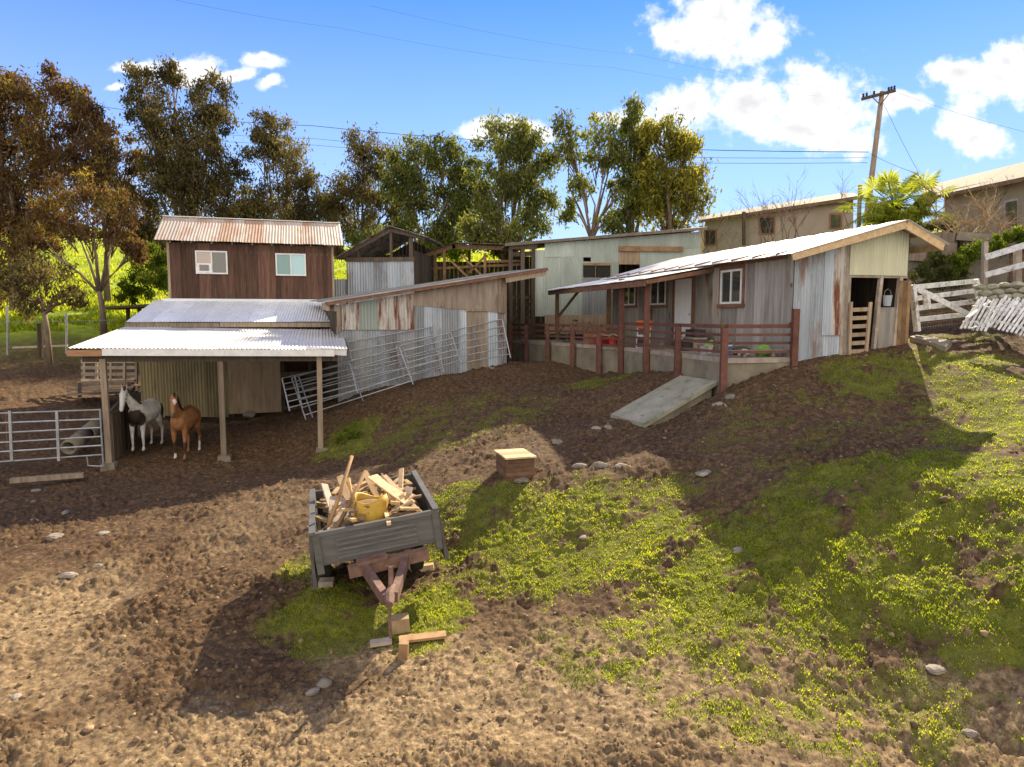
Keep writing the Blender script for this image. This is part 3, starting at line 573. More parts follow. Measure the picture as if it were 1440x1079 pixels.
# ------------------------------------------------------------------ long patched shed
SO = at(478, 470, 23.4); SA = R(21); sc_, ss_ = math.cos(SA), math.sin(SA)
def shit(u, v, off=0): return hit(u, v, SO, SA, off)
def build_long():
    t = thing('long_shed', 'long low shed patched with rusty and blue corrugated sheets behind the pipe panels', 'shed', (SO.x, SO.y, 0), SA, mode='z')
    def lx(u, v=450): p = shit(u, v)-SO; return p.x*sc_+p.y*ss_
    def lz(u, v): return shit(u, v).z
    # lower sheets: (u0, u1, v top at u0, v top at u1, v bottom, material)
    for (u0, u1, va, vb, vb0, vb1, m, ti) in ((473, 496, 460, 460, 590, 560, 'galvanised', .2), (496, 522, 460, 460, 575, 560, 'galvanised', .35), (522, 560, 460, 460, 570, 545, 'blue_sheet', .45), (560, 585, 460, 430, 560, 540, 'galvanised', .3),
            (583, 596, 429, 429, 545, 540, 'galvanised', .15), (596, 621, 427, 427, 545, 530, 'blue_sheet', .7), (621, 645, 428, 428, 535, 525, 'galvanised', .25), (645, 656, 427, 427, 530, 522, 'blue_sheet', .95),
            (685, 700, 425, 425, 520, 518, 'blue_sheet', 1.), (700, 712, 433, 433, 518, 516, 'blue_sheet', .55)):
        x0, x1 = lx(u0), lx(u1)+.015; zb0, zb1 = lz(u0, vb0)-.5, lz(u1, vb1)-.5; za = lz((u0+u1)/2, (va+vb)/2); h = za-min(zb0, zb1)
        MB().corr((x0, random.uniform(0, .012), min(zb0, zb1)), (x1-x0, 0, 0), (0, 0, h), pitch=.09, amp=.011, tint=ti).build('lower_sheet', m, t)
    # door boards between the blue sheets
    x0, x1 = lx(656), lx(686); MB().planks((x0, .02, 0), (x1-x0, 0, 0), lz(670, 520)-.4, lz(670, 437), (0, -1, 0), pw=.19).build('door', 'stained_ply', t)
    tr = MB(); tr.bar((x0-.02, -.04, lz(670, 436)), (x1+.02, -.04, lz(670, 436)), .04, .1); tr.build('door_head', 'grey_board', t)
    # upper sheets hang in front
    zt = lambda u: lz(u, 428+(u-460)*(385-428)/(712-460)+5)
    for (u0, u1, vb, m, ti) in ((480, 505, 464, 'rusty_sheet', .7), (505, 531, 464, 'green_sheet', .15), (531, 582, 464, 'rusty_sheet', .95)):
        x0, x1 = lx(u0), lx(u1)+.01; zb = lz(u0, vb); h0, h1 = zt(u0)-zb, zt(u1)-zb
        MB().corr((x0, -.05, zb), (x1-x0, 0, 0), (0, 0, max(h0, h1)), pitch=.11, amp=.016, f1=lambda a, h0=h0, h1=h1: (h0+(h1-h0)*a)/max(h0, h1), tint=ti).build('upper_sheet', m, t)
    x0, x1 = lx(582), lx(703); z0 = lz(582, 430); MB().hexa([(x0, -.02, z0), (x1, -.02, lz(703, 440)), (x1, .03, lz(703, 440)), (x0, .03, z0), (x0, -.02, zt(582)), (x1, -.02, zt(703)), (x1, .03, zt(703)), (x0, .03, zt(582))], .5).build('upper_panel', 'stained_ply', t)
    x0, x1 = lx(700), lx(712); MB().planks((x0, -.03, 0), (x1-x0, 0, 0), lz(706, 440), zt(706), (0, -1, 0), pw=.1).build('corner_boards', 'grey_board', t)
    # side and back walls
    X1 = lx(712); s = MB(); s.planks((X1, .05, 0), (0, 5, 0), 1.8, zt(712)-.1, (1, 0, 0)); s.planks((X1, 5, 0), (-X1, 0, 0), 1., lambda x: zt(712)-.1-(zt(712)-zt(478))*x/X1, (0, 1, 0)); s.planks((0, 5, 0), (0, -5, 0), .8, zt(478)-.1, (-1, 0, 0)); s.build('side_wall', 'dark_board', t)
    # roof
    a = shit(456, 425); b = shit(766, 377); xa, xb = lx(456, 425), lx(766, 377)
    r = MB(); r.sheets((xa, -.35, a.z), (0, 5.7, .15), (xb-xa, 0, b.z-a.z), wid=.9, pitch=.1, amp=.012); ro = r.build('roof', 'old_galvanised', t)
    f = MB(); f.bar((xa, -.30, a.z-.07), (xb, -.30, b.z-.07), .05, .11, tint=.7); f.build('fascia', 'brown_trim', ro)
    xr = lx(708, 390); zz = a.z+(b.z-a.z)*(xr-xa)/(xb-xa); BB = lambda *q, **k: MB().bar(*q, **k).build('beam', 'grey_board', ro); BB((xr, -.22, zz-.22), (xb-.05, -.22, b.z-.2), .09, .2, tint=.9)
    BB((xa+.1, -.2, a.z-.18), (xa+.1, 1.5, a.z-.12), .1, .22, tint=.9); BB((xa+.35, -.15, a.z-.2), (xa+.35, 1.2, a.z-.14), .1, .22, tint=.7); BB((xa+.45, -.1, a.z-1.0), (xa+.45, -.1, a.z-.1), .12, .12, tint=.5)
build_long()

# ------------------------------------------------------------------ tall green sheet barn
def build_green():
    GO = at(735, 450, 31.0); ga = R(3); t = thing('sheet_barn', 'tall pale green corrugated barn with patched walls behind the porch', 'barn', (GO.x, GO.y, 0), ga, mode='z')
    c, s = math.cos(ga), math.sin(ga)
    def L(u, v): p = hit(u, v, GO, ga); q = p-GO; return q.x*c+q.y*s, p.z
    def panel(u0, u1, v0a, v0b, v1a, v1b, off, mat, ti, part='wall_sheet', pitch=.1):
        x0, zt0 = L(u0, v0a); x1, zt1 = L(u1, v0b); _, zb0 = L(u0, v1a); _, zb1 = L(u1, v1b); zb = min(zb0, zb1); h = max(zt0, zt1)-zb
        MB().corr((x0, -off, zb), (x1-x0, 0, 0), (0, 0, h), pitch=pitch, amp=.012, f0=lambda a: (zb0+(zb1-zb0)*a-zb)/h, f1=lambda a: (zt0+(zt1-zt0)*a-zb)/h, tint=ti).build(part, mat, t)
    top = lambda u: 342-(u-722)*20/263+4
    panel(749, 766, 352, 352, 445, 445, 0, 'green_sheet', .85); panel(766, 808, top(766), top(808), 362, 361, .03, 'green_sheet', .95); panel(806, 832, top(806), top(832), 362, 362, .015, 'green_sheet', .7)
    panel(831, 870, top(831), top(870), 370, 369, .03, 'green_sheet', .45); panel(869, 986, top(869), top(986), 352, 350, .018, 'green_sheet', .25); panel(869, 900, 352, 352, 372, 372, .012, 'plywood', .5); panel(900, 986, 351, 350, 400, 400, .01, 'green_sheet', .6)
    panel(764, 790, 361, 361, 444, 444, .0, 'green_sheet', .8); panel(789, 820, 361, 361, 444, 444, .02, 'green_sheet', .6); panel(818, 870, 392, 392, 447, 447, .01, 'galvanised', .15, pitch=.13); panel(820, 870, 368, 368, 393, 393, .016, 'green_sheet', .3)
    panel(766, 870, 443, 443, 470, 470, .03, 'plywood', .8, 'base_panel')
    m = MB(); x0, z0 = L(820, 372); x1, z1 = L(858, 390); m.box((x0, -.06, z1), (x1, -.035, z0), .2); m.build('opening', 'dark_void', t)  # solid near-black slab; its colour paints the shade inside the opening
    m = MB(); m.bar((x0+.55, -.075, z1), (x0+.55, -.075, z0), .03, .06); m.bar((x0, -.08, z0), (x1, -.08, z0), .05, .1); xa, za = L(870, 350); xb, zb = L(960, 351); m.bar((xa, -.1, za), (xb, -.1, zb), .05, .22); m.build('trim', 'brown_wood', t)
    # open bay at the left end
    m = MB(); xl, zl = L(716, 345); xr, zr = L(752, 344)
    for u in (718, 735, 750): x, z = L(u, 350); m.bar((x, 0, 1.5), (x, 0, z), .18, .16)
    x, z = L(716, 346); m.bar((x, -.05, z), (L(755, 344)[0], -.05, z), .1, .3, tint=.9); x2, z2 = L(716, 358); m.bar((x2, .05, z2), (L(752, 356)[0], .05, z2+.05), .1, .2)
    for v in (418, 428, 438, 447): x, z = L(712, v); m.bar((x, .3, z), (L(750, v)[0], .3, z), .04, .14)
    m.build('bay_frame', 'dark_board', t)
    X0 = L(716, 346)[0]; X1 = L(986, 322)[0]
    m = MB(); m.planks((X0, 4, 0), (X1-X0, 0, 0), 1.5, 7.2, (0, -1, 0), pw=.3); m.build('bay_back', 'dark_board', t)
    m = MB(); zt0 = L(766, top(766))[1]; zt1 = L(986, top(986))[1]
    m.corr((X1, 0, 2.5), (0, 4.6, 0), (0, 0, zt1-2.6), pitch=.1, amp=.012); m.build('end_wall', 'green_sheet', t)
    r = MB(); za = L(716, 344)[1]; zb_ = L(990, 321)[1]; r.sheets((X0-.2, -.3, za+.02), (0, 5.2, .15), (X1-X0+.4, 0, zb_-za), wid=.9, pitch=.1, amp=.012); ro = r.build('roof', 'old_galvanised', t)
    MB().bar((X0-.2, -.27, za-.05), (X1+.2, -.27, zb_-.05), .04, .1).build('fascia', 'grey_board', ro)
build_green()

# ------------------------------------------------------------------ stable house with porch
HO = at(1112, 512, 16.9); HA = math.atan2(.25, .97); hc, hs_ = math.cos(HA), math.sin(HA)
def hl(x, y, z): return Vector((HO.x+x*hc-y*hs_, HO.y+x*hs_+y*hc, z))
def build_house():
    t = thing('stable_house', 'long weathered board stable with white tin roof and white windows beside the red porch', 'house', (HO.x, HO.y, 3.0), HA, mode='z')
    ZE, XR, ZR, XE, ZX, YB = 5.78, 2.8, 6.50, 3.95, 6.03, 11.3
    roofz = lambda x: (ZE-.02+(ZR-ZE)*x/XR) if x < XR else ZR+(ZX-ZR)*(x-XR)/(XE-XR)
    # front wall of sheet boards (faces the yard) with holes filled by windows set proud
    m = MB(); y = 0.
    m.planks((0, YB, 0), (0, -YB, 0), 2.6, ZE-.02, (-1, 0, 0), pw=.42, th=.03, jit=.008); m.build('front_wall', 'house_board', t)
    m = MB(); m.planks((3.34, 0, 0), (0, YB, 0), 3.0, 6.15, (1, 0, 0), pw=.3); m.planks((3.34, YB, 0), (-3.34, 0, 0), 2.6, lambda x: roofz(3.34-x)-.06, (0, 1, 0), pw=.3); m.build('rear_wall', 'dark_board', t)
    m = MB()
    for k in range(3): m.box((-.065, 0, 3.0+k*.95), (-.038, .05, 3.1+k*.95))
    m.bar((-.05, 0.25, ZE-.12), (-.05, YB, ZE-.12), .03, .1)
    for k in range(12): m.bar((-.42, .15+k*.98, ZE-.10), (.1, .15+k*.98, ZE+.02), .05, .1)
    m.build('eave_trim', 'brown_trim', t)
    # windows and door look out along -x: build in a turned helper frame
    def win(y0, y1, z0, z1):
        f = MB(); ft = .06; x0, x1 = -.085, -.03; md = (y0+y1)/2
        f.box((x0, y0, z0), (x1, y0+ft, z1), .5); f.box((x0, y1-ft, z0), (x1, y1, z1), .5); f.box((x0, y0+ft, z0), (x1, y1-ft, z0+ft), .5); f.box((x0, y0+ft, z1-ft), (x1, y1-ft, z1), .5); f.box((x0+.005, md-.025, z0+ft), (x1, md+.025, z1-ft), .5)
        o = f.build('window', 'white_paint', t)
        for a, b in ((y0+ft, md-.025), (md+.025, y1-ft)): MB().box((x0+.03, a, z0+ft), (x1-.002, b, z1-ft)).build('pane', 'pane_dark', o)
        g = MB(); e = .1; g.box((x0+.02, y0-e, z1), (x1, y1+e, z1+e), .4); g.box((x0-.02, y0-e-.03, z0-e), (x1, y1+e+.03, z0), .6); g.box((x0+.02, y0-e, z0), (x1, y0, z1), .5); g.box((x0+.02, y1, z0), (x1, y1+e, z1), .5); g.build('window_trim', 'brown_trim', o)
    win(2.13, 3.2, 4.54, 5.5); win(6.6, 7.8, 4.58, 5.54); win(9.05, 10.25, 4.6, 5.55)
    d = MB(); d.box((-.07, 4.82, 3.24), (-.035, 5.95, 5.38), .7)
    do = d.build('door', 'door_white', t)
    g = MB()
    for a, b in ((4.92, 5.3), (5.46, 5.84)):
        for z0, z1 in ((3.4, 3.95), (4.1, 4.7), (4.85, 5.25)): g.box((-.078, a, z0), (-.071, b, z1), .35)
    g.build('door_panel', 'door_white', do); k = MB(); k.ico((-.11, 4.9, 4.25), (.035, .035, .035), 1, 0); k.build('handle', 'pipe_steel', do)
    g = MB(); g.box((-.1, 4.70, 3.22), (-.034, 4.815, 5.5), .5); g.box((-.1, 5.955, 3.22), (-.034, 6.07, 5.5), .5); g.box((-.1, 4.815, 5.385), (-.034, 5.955, 5.5), .5); g.build('door_frame', 'brown_trim', do)
    # gable end: three blue sheets, one hung proud, then the open stall under a cream sheet
    for (a, b, zb, zt_, off, ti, mt) in ((-.02, .47, 2.75, 0, .035, .55, 'blue_sheet'), (.46, .86, 2.85, 0, .05, .45, 'blue_sheet'), (.84, 1.38, 2.95, 0, .035, .75, 'blue_sheet'), (.80, 1.07, 3.72, 0, .075, .95, 'blue_sheet'), (1.06, 1.36, 3.72, 0, .085, 1., 'rusty_sheet')):
        h = roofz(b)-zb-.03
        MB().corr((a, -off, zb), (b-a, 0, 0), (0, 0, h), pitch=.08, amp=.008, f1=lambda q, a=a, b=b, zb=zb, h=h: (roofz(a+(b-a)*q)-.03-zb)/h, tint=ti).build('gable_sheet', mt, t)
    MB().planks((1.36, -.03, 0), (.19, 0, 0), 3.0, roofz(1.4)-.03, (0, -1, 0), pw=.1).build('corner_boards', 'grey_wood', t)
    h = ZR-5.22; MB().corr((1.53, -.075, 5.22), (1.76, 0, .0), (0, 0, h), pitch=.085, amp=.012, f1=lambda q: (roofz(1.53+1.76*q)-.05-5.22)/h, tint=.5).build('gable_panel', 'cream_sheet', t)
    m = MB(); m.bar((1.5, -.02, 5.2), (3.32, -.02, 5.2), .06, .08); m.bar((2.40, -.02, 3.2), (2.52, -.02, 5.2), .09, .1, tint=.9); m.bar((3.0, -.02, 3.3), (3.12, -.02, 5.2), .1, .1, tint=.8); m.bar((1.57, -.02, 3.0), (1.57, -.02, 5.2), .07, .08)
    m.bar((1.75, .5, 3.2), (1.72, .4, 5.1), .05, .05, tint=1.); m.bar((2.15, .8, 3.3), (2.12, .7, 5.1), .04, .04, tint=1.); m.build('stall_post', 'grey_wood', t)
    m = MB(); m.box((2.5, -.05, 3.2), (3.03, -.005, 4.42), .3); m.build('half_door', 'house_board', t)
    m = MB(); m.planks((3.06, -.05, 0), (.36, 0, 0), 3.2, 5.1, (0, -1, 0), pw=.12); m.build('stall_boards', 'brown_wood', t)
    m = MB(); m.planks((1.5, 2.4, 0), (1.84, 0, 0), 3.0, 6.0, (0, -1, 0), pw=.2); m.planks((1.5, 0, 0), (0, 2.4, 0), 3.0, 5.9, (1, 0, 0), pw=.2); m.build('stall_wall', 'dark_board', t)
    # roof
    r = MB(); r.sheets((-.46, -.5, ZE-.11), (0, YB+.9, 0), (XR+.46, 0, ZR-ZE+.17), wid=.85, pitch=.1, amp=.013); r.sheets((XE+.1, YB+.4, ZX-.02), (0, -YB-.9, 0), (XR-XE-.1, 0, ZR-ZX+.08), wid=.85, pitch=.1, amp=.013)
    ro = r.build('roof', 'white_tin', t)
    f = MB(); f.bar((-.40, -.44, ZE-.19), (XR, -.44, ZR-.06), .05, .17, tint=.7); f.bar((XR, -.44, ZR-.06), (XE+.02, -.44, ZX-.1), .05, .2, tint=.9); f.bar((XE+.02, -.44, ZX-.1), (XE+.02, YB, ZX-.1), .05, .16, tint=.6); f.build('rake_board', 'fresh_wood', ro)
    f = MB()
    for x in (.4, 1.3, 2.2, 3.3): f.bar((x, -.42, roofz(x)-.07), (x, 0, roofz(x)-.07), .09, .1)
    f.build('purlin', 'brown_wood', ro)
    # porch roof
    p = MB(); p.sheets((-2.3, 3.6, 5.26), (0, 9.4, .02), (2.28, 0, .42), wid=.85, pitch=.1, amp=.012); po = p.build('porch_roof', 'white_tin', t)
    f = MB(); f.bar((-2.22, 3.7, 5.14), (-2.22, 12.9, 5.16), .08, .17); f.bar((-2.2, 3.66, 5.17), (-.05, 3.66, 5.55), .05, .12); f.bar((-2.2, 12.9, 5.17), (-.05, 12.9, 5.55), .05, .12)
    for k in range(10): f.bar((-2.2, 4.3+k*.93, 5.2), (-.05, 4.3+k*.93, 5.6), .05, .09)
    f.build('porch_beam', 'brown_trim', po)
    f = MB(); f.bar((-1.95, 12.6, 2.9), (-1.95, 12.6, 5.2), .13, .13); f.bar((-1.95, 12.6, 4.1), (-1.0, 12.6, 5.25), .07, .1); f.bar((-.1, 11.5, 2.9), (-.1, 11.5, 5.5), .15, .15); f.build('porch_post', 'brown_wood', po)
build_house()
g = thing('slat_gate', 'narrow grey wooden slat gate in the open stall under the cream sheet', 'gate', hl(1.86, -.12, 3.2), HA)
m = MB(); m.bar((-.26, 0, 0), (-.28, 0, 1.35), .07, .05, tint=.8); m.bar((.24, 0, 0), (.3, 0, 1.35), .08, .05, tint=1.); m.build('stile', 'plywood', g)
for k in range(6): MB().bar((-.24, .035, .1+k*.21), (.26, .035, .12+k*.21), .03, .1).build('slat', 'plywood', g)
b = thing('feed_bucket', 'pale blue bucket hung on the post of the open stall', 'bucket', hl(2.62, -.17, 4.45), HA); MB().lathe((0, 0, 0), [(.085, 0), (.11, .26), (.115, .27), (.10, .27), (.08, .03)], 14).build('body', 'blue_sheet', b); MB().tube([(-.11, 0, .26), (-.08, 0, .38), (0, 0, .43), (.08, 0, .38), (.11, 0, .26)], .006, 5).build('handle', 'pipe_steel', b)

# porch deck, railing, ramp
RP = [('A', hl(-.08, -.22, 0), 435, 521), ('B', hl(-1.9, -.05, 0), 462, 553), ('B', hl(-1.9, 2.25, 0), 460, 531), ('T', hl(-1.9, 4.2, 0), 392, 526), ('T', hl(-1.9, 6.1, 0), 394, 516)]
RB = [(842, 23.4, 531), (805, 24.9, 529), (770, 26.4, 519), (740, 27.7, 513), (718, 28.8, 510)]
for u, d, vb in RB: q = at(u, 457, d); RP.append(('B', Vector((q.x, q.y, 0)), 457, vb))
def build_deck():
    t = thing('porch_deck', 'raised porch deck on a stained concrete wall along the stable front', 'deck', hl(-1, 3, 2.4), 0, mode='w')
    out_ = [hl(-.0, -.15, 0), hl(-1.8, -.0, 0), hl(-1.8, 6.9, 0)]+[p[1]+Vector((.12, .1, 0)) for p in RP[5:]]+[hl(.8, 12.5, 0), hl(-.06, 11.4, 0)]
    n = len(out_)
    def prism(pts, z0, z1): return MB().add([(p.x, p.y, z0) for p in pts]+[(p.x, p.y, z1) for p in pts], [tuple(range(n))[::-1], tuple(range(n, 2*n))]+[(i, (i+1) % n, n+(i+1) % n, n+i) for i in range(n)], .5)
    prism(out_, 1.2, 3.06).build('concrete_wall', 'concrete', t)
    c = sum(out_, Vector())/n; big = [p+(p-c).normalized()*.06 for p in out_]; big[0] = out_[0]; big[-1] = out_[-1]
    prism(big, 3.065, 3.19).build('floor', 'grey_wood', t)
build_deck()
def build_rail():
    t = thing('porch_railing', 'red painted board railing with square posts around the porch deck', 'railing', hl(-1.9, 2, 2.6), 0, mode='w')
    P = []
    for k, (kind, p, vt, vb) in enumerate(RP):
        zt = CAMH+(445-vt)/F*p.y; zb = CAMH+(445-vb)/F*p.y
        MB().bar((p.x, p.y, zb-.3), (p.x, p.y, zt), .15 if kind != 'T' else .16, .15).build('post', 'red_paint', t); P.append(p)
    for i in range(len(P)-1):
        a, b = P[i], P[i+1]; dr = (b-a).normalized(); inn = Vector((dr.y, -dr.x, 0))*(.09)
        ov = -.05
        for k, z in enumerate((3.95, 3.74, 3.53, 3.32)):
            if i >= 5 and k == 3: continue
            dz = 0.0 if k == 0 else random.uniform(-.015, .015)
            MB().bar((a+dr*ov+inn).to_3d()+Vector((0, 0, z-.004*a.y*(i > 3)+dz)), (b-dr*ov+inn).to_3d()+Vector((0, 0, z-.004*b.y*(i > 3)+dz)), .04, .095 if k == 0 else .065).build('rail', 'red_paint', t)
build_rail()
def build_ramp():
    NL, NR, FR, FL = at(858.5, 582.7, 17.5), at(907, 596, 16.0), at(1009, 536, 16.75), at(956.7, 528, 18.35)
    t = thing('ramp', 'sloping mossy concrete ramp from the yard up to the porch', 'ramp', (NL+NR)/2, 0, mode='w')
    dz = Vector((0, 0, -.1)); MB().hexa([NL+dz, NR+dz, FR+dz, FL+dz, NL, NR, FR, FL], .5).build('slab', 'mossy_concrete', t)
    e = .1; a = lambda p, q: p.lerp(q, .05)+Vector((0, 0, -.105)); lo = lambda p: Vector((p.x, p.y, p.z-1.1))
    q = [a(NL, FR), a(NR, FL), a(FR, NL), a(FL, NR)]; MB().hexa([lo(p) for p in q]+q, .5).build('base', 'concrete', t)
build_ramp()
# ------------------------------------------------------------------ pipe panels leaning on the long shed
def pipe_panel(name, label, cat, TL, TR, BL, BR, mids=(.5,), rails=6, r=.024, group=None, matn='pipe_steel', sag=0):
    base = (BL+BR)/2; t = thing(name, label, cat, base, 0, group, mode='w')
    f = MB(); f.tube([BL, TL], r, 7); f.build('end_post', matn, t); f = MB(); f.tube([BR, TR], r, 7); f.build('end_post', matn, t)
    for k in range(rails):
        a = k/(rails-1); p, q = TL.lerp(BL, a*.9), TR.lerp(BR, a*.9); m_ = p.lerp(q, .5)+Vector((0, 0, sag))
        MB().tube([p, m_, q], r*.85, 7).build('rail', matn, t)
    n = (TR-TL).cross(BL-TL).normalized()*r*1.5
    for k in mids: MB().bar(TL.lerp(TR, k)+n, BL.lerp(BR, k)+n, .045, .015).build('brace', matn, t)
    return t
GP_ = 'galvanised pipe panels leaning on the long shed'
def lp(px, py, off): return shit(380+px/4.235, 430+py/4.235, off)
def panel(label, tl, tr, bl, br, ot, ob, mids=(.5,), rails=6):
    return pipe_panel('corral_panel', label, 'panel', lp(*tl, -ot), lp(*tr, -ot), lp(*bl, -ob), lp(*br, -ob), mids, rails, group=GP_)
panel('pipe panel with its foot beside the concrete footed post, lowest on the left', (128, 430), (770, 250), (212, 678), (852, 470), .45, 1.0, (.06, .52))
panel('tall pipe panel with rounded corners rising above the other leaning panels', (462, 216), (972, 126), (525, 520), (1035, 398), .12, .5, (.46, .52, .96))
panel('short pipe panel leaning between the tall panel and the door boards', (752, 246), (1075, 160), (800, 440), (1138, 345), .3, .75, (.12, .5))
panel('pipe panel leaning across the door boards next to the porch railing', (1056, 156), (1382, 80), (1122, 368), (1432, 312), .14, .55, (.45, .9))
panel('pipe panel leaning in front of the barn back corner beside plywood wall', (70, 432), (475, 345), (116, 628), (520, 520), .95, 1.25, (.18,))
# ------------------------------------------------------------------ gate on the left and things behind it
def build_gate():
    a = at(-14, 650, 17.9); b = at(141, 577, 18.6); 
    t = thing('pipe_gate', 'grey pipe gate with six bars across the corral opening beside barn post', 'gate', at(70, 660, 18.2), 0, mode='w')
    def P(u, v): return at(u, v, 17.9+.7*(u+14)/155)
    for (va, vb) in ((653, 577), (664, 590), (677, 602), (691, 614), (706, 627), (719, 640)): 
        MB().tube([P(-40, va+(653-640)), P(141+1, vb)], .026, 8).build('rail', 'pipe_steel', t)
    MB().tube([P(141, 577), P(146, 640)], .026, 8).build('end_post', 'pipe_steel', t)
    MB().bar(P(15, 580+70*.0), P(19, 648), .07, .03).build('brace', 'pipe_steel', t); MB().bar(P(82, 578), P(83, 643), .06, .03).build('brace', 'pipe_steel', t)
    MB().tube([P(122, 641), P(124, 655), P(145, 656), P(146, 640)], .022, 7).build('latch', 'pipe_steel', t)
def build_gate2():
    t = thing('pipe_gate', 'grey pipe gate with six bars across the corral opening beside barn post', 'gate', at(70, 660, 18.2), 0, mode='w')
    def P(u, v): return at(u, v, 17.9+.7*(u+14)/155)
    for k in range(6):
        va, vb = (581.5, 595, 609, 622.5, 635.5, 649.5)[k], (576.5, 589.5, 601.5, 614, 626.5, 639.5)[k]
        MB().tube([P(-60, va+(va-vb)*.43), P(141+k*.8, vb)], .024, 8).build('rail', 'pipe_steel', t)
    MB().tube([P(140.5, 575), P(145.5, 656)], .026, 8).build('end_post', 'pipe_steel', t)
    for u in (16, 82): MB().bar(P(u-1, 577.5)-Vector((0, .04, 0)), P(u+2, 648)-Vector((0, .04, 0)), .075, .02).build('brace', 'pipe_steel', t)
    MB().tube([P(122, 641), P(124, 655), P(145, 656)], .022, 7).build('latch', 'pipe_steel', t)
    MB().tube([P(8, 582), P(9.5, 604), P(10, 628)], .014, 5).build('chain', 'rusty_iron', t)
build_gate2()
p = gp(66, 676); m = MB(); m.bar(at(15, 676, 17.0), at(118, 668, 17.6), .16, .12); single(m, 'timber', 'grey_board', 'long grey timber lying on the soil below the pipe gate', 'timber', p)
def pipe_piece(uv0, uv1, d0, d1, r, label):
    a, b = at(*uv0, d0), at(*uv1, d1); t = thing('culvert_pipe', label, 'pipe', (a+b)/2-Vector((0, 0, r)), 0, 'concrete culvert pipes behind the gate', mode='w')
    m = MB(); n = 18; d = (b-a).normalized(); x = d.cross(Vector((0, 0, 1))).normalized(); y = x.cross(d); vs = []
    for p, rr in ((a, r), (b, r), (b, r*.78), (a, r*.78)):
        for k in range(n): q = 2*math.pi*k/n; vs.append(p+(x*math.cos(q)+y*math.sin(q))*rr)
    m.add(vs, [(i*n+k, i*n+(k+1) % n, ((i+1) % 4)*n+(k+1) % n, ((i+1) % 4)*n+k) for i in range(4) for k in range(n)]); m.build('barrel', 'concrete', t, True)
pipe_piece((96, 630), (119, 612), 19.6, 20.6, .22, 'short pale culvert pipe lying nearest the gate bars'); pipe_piece((122, 611), (141, 596), 20.8, 21.9, .26, 'pale culvert pipe lying farther back, behind the barn post')
# old timber stack behind the lean-to
def build_pile():
    t = thing('timber_stack', 'stack of grey planks on the dirt behind the lean-to post', 'timber', at(140, 556, 26), 0, mode='w')
    for k, (u0, u1, v, d) in enumerate(((100, 192, 553, 25.4), (96, 190, 547, 25.8), (104, 186, 541, 26.2), (118, 196, 546, 25.2), (108, 190, 537, 26.4), (130, 196, 549.5, 25.0))):
        MB().bar(at(u0, v+1.5, d), at(u1, v-1.5, d+.4), .45 if k < 4 else .2, .06).build('plank', 'grey_board', t)
    for u in (112, 150, 182): MB().bar(at(u, 557, 25.3), at(u, 540, 25.9), .12, .1).build('bearer', 'dark_board', t)
    t = thing('old_pallet', 'upright weathered pallet standing behind the plank stack', 'pallet', at(150, 540, 27.5), 0, mode='w')
    for v in (508, 517, 526, 535): MB().bar(at(114, v+.5, 27.3), at(193, v, 27.5), .04, .13).build('slat', 'grey_wood', t)
    for u in (117, 136, 156, 175, 192): MB().bar(at(u, 540, 27.42), at(u, 504, 27.42), .09, .08).build('post', 'grey_board', t)
build_pile()
# low dark loft roof at the left of the tower
def build_lowroof():
    t = thing('field_shelter', 'low dark flat roofed shelter on posts left of the tower', 'shelter', at(190, 450, 36), 0, mode='w')
    MB().bar(at(155, 434, 36), at(250, 428, 36.5), 2.6, .12).build('roof', 'dark_board', t)
    for u in (180, 196, 240): MB().bar(at(u, 470, 36), at(u, 433, 36), .14, .14).build('post', 'dark_board', t)
build_lowroof()

# ------------------------------------------------------------------ horses
_b = bmesh.new(); bmesh.ops.create_icosphere(_b, subdivisions=2, radius=1); SPH = np.array([v.co[:] for v in _b.verts]); SPF = np.array([[v.index for v in f.verts] for f in _b.faces]); _b.free()
def skin(parts, voxel=.024, smooth=6):
    """parts: lists of (centre, radii) swept into one continuous surface"""
    Vs = []
    for ch in parts:
        for (c0, r0), (c1, r1) in zip(ch[:-1], ch[1:]):
            c0, c1 = Vector(c0), Vector(c1); r0 = Vector(r0 if hasattr(r0, '__len__') else (r0,)*3); r1 = Vector(r1 if hasattr(r1, '__len__') else (r1,)*3)
            n = max(2, int((c1-c0).length/.032))
            for i in range(n+1):
                a = i/n; r = r0.lerp(r1, a); c = c0.lerp(c1, a); Vs.append(SPH*np.array(r)+np.array(c))
    k = len(SPH); me = bpy.data.meshes.new('tmp'); me.from_pydata(np.concatenate(Vs).tolist(), [], (SPF[None]+(np.arange(len(Vs))*k)[:, None, None]).reshape(-1, 3).tolist()); o = bpy.data.objects.new('tmp', me); SC.collection.objects.link(o)
    md = o.modifiers.new('r', 'REMESH'); md.mode = 'VOXEL'; md.voxel_size = voxel
    ms = o.modifiers.new('s', 'SMOOTH'); ms.iterations = smooth; ms.factor = .5
    dg = bpy.context.evaluated_depsgraph_get(); out = bpy.data.meshes.new_from_object(o.evaluated_get(dg)); bpy.data.objects.remove(o); bpy.data.meshes.remove(me)
    out.polygons.foreach_set('use_smooth', [True]*len(out.polygons)); out.materials.clear(); return out
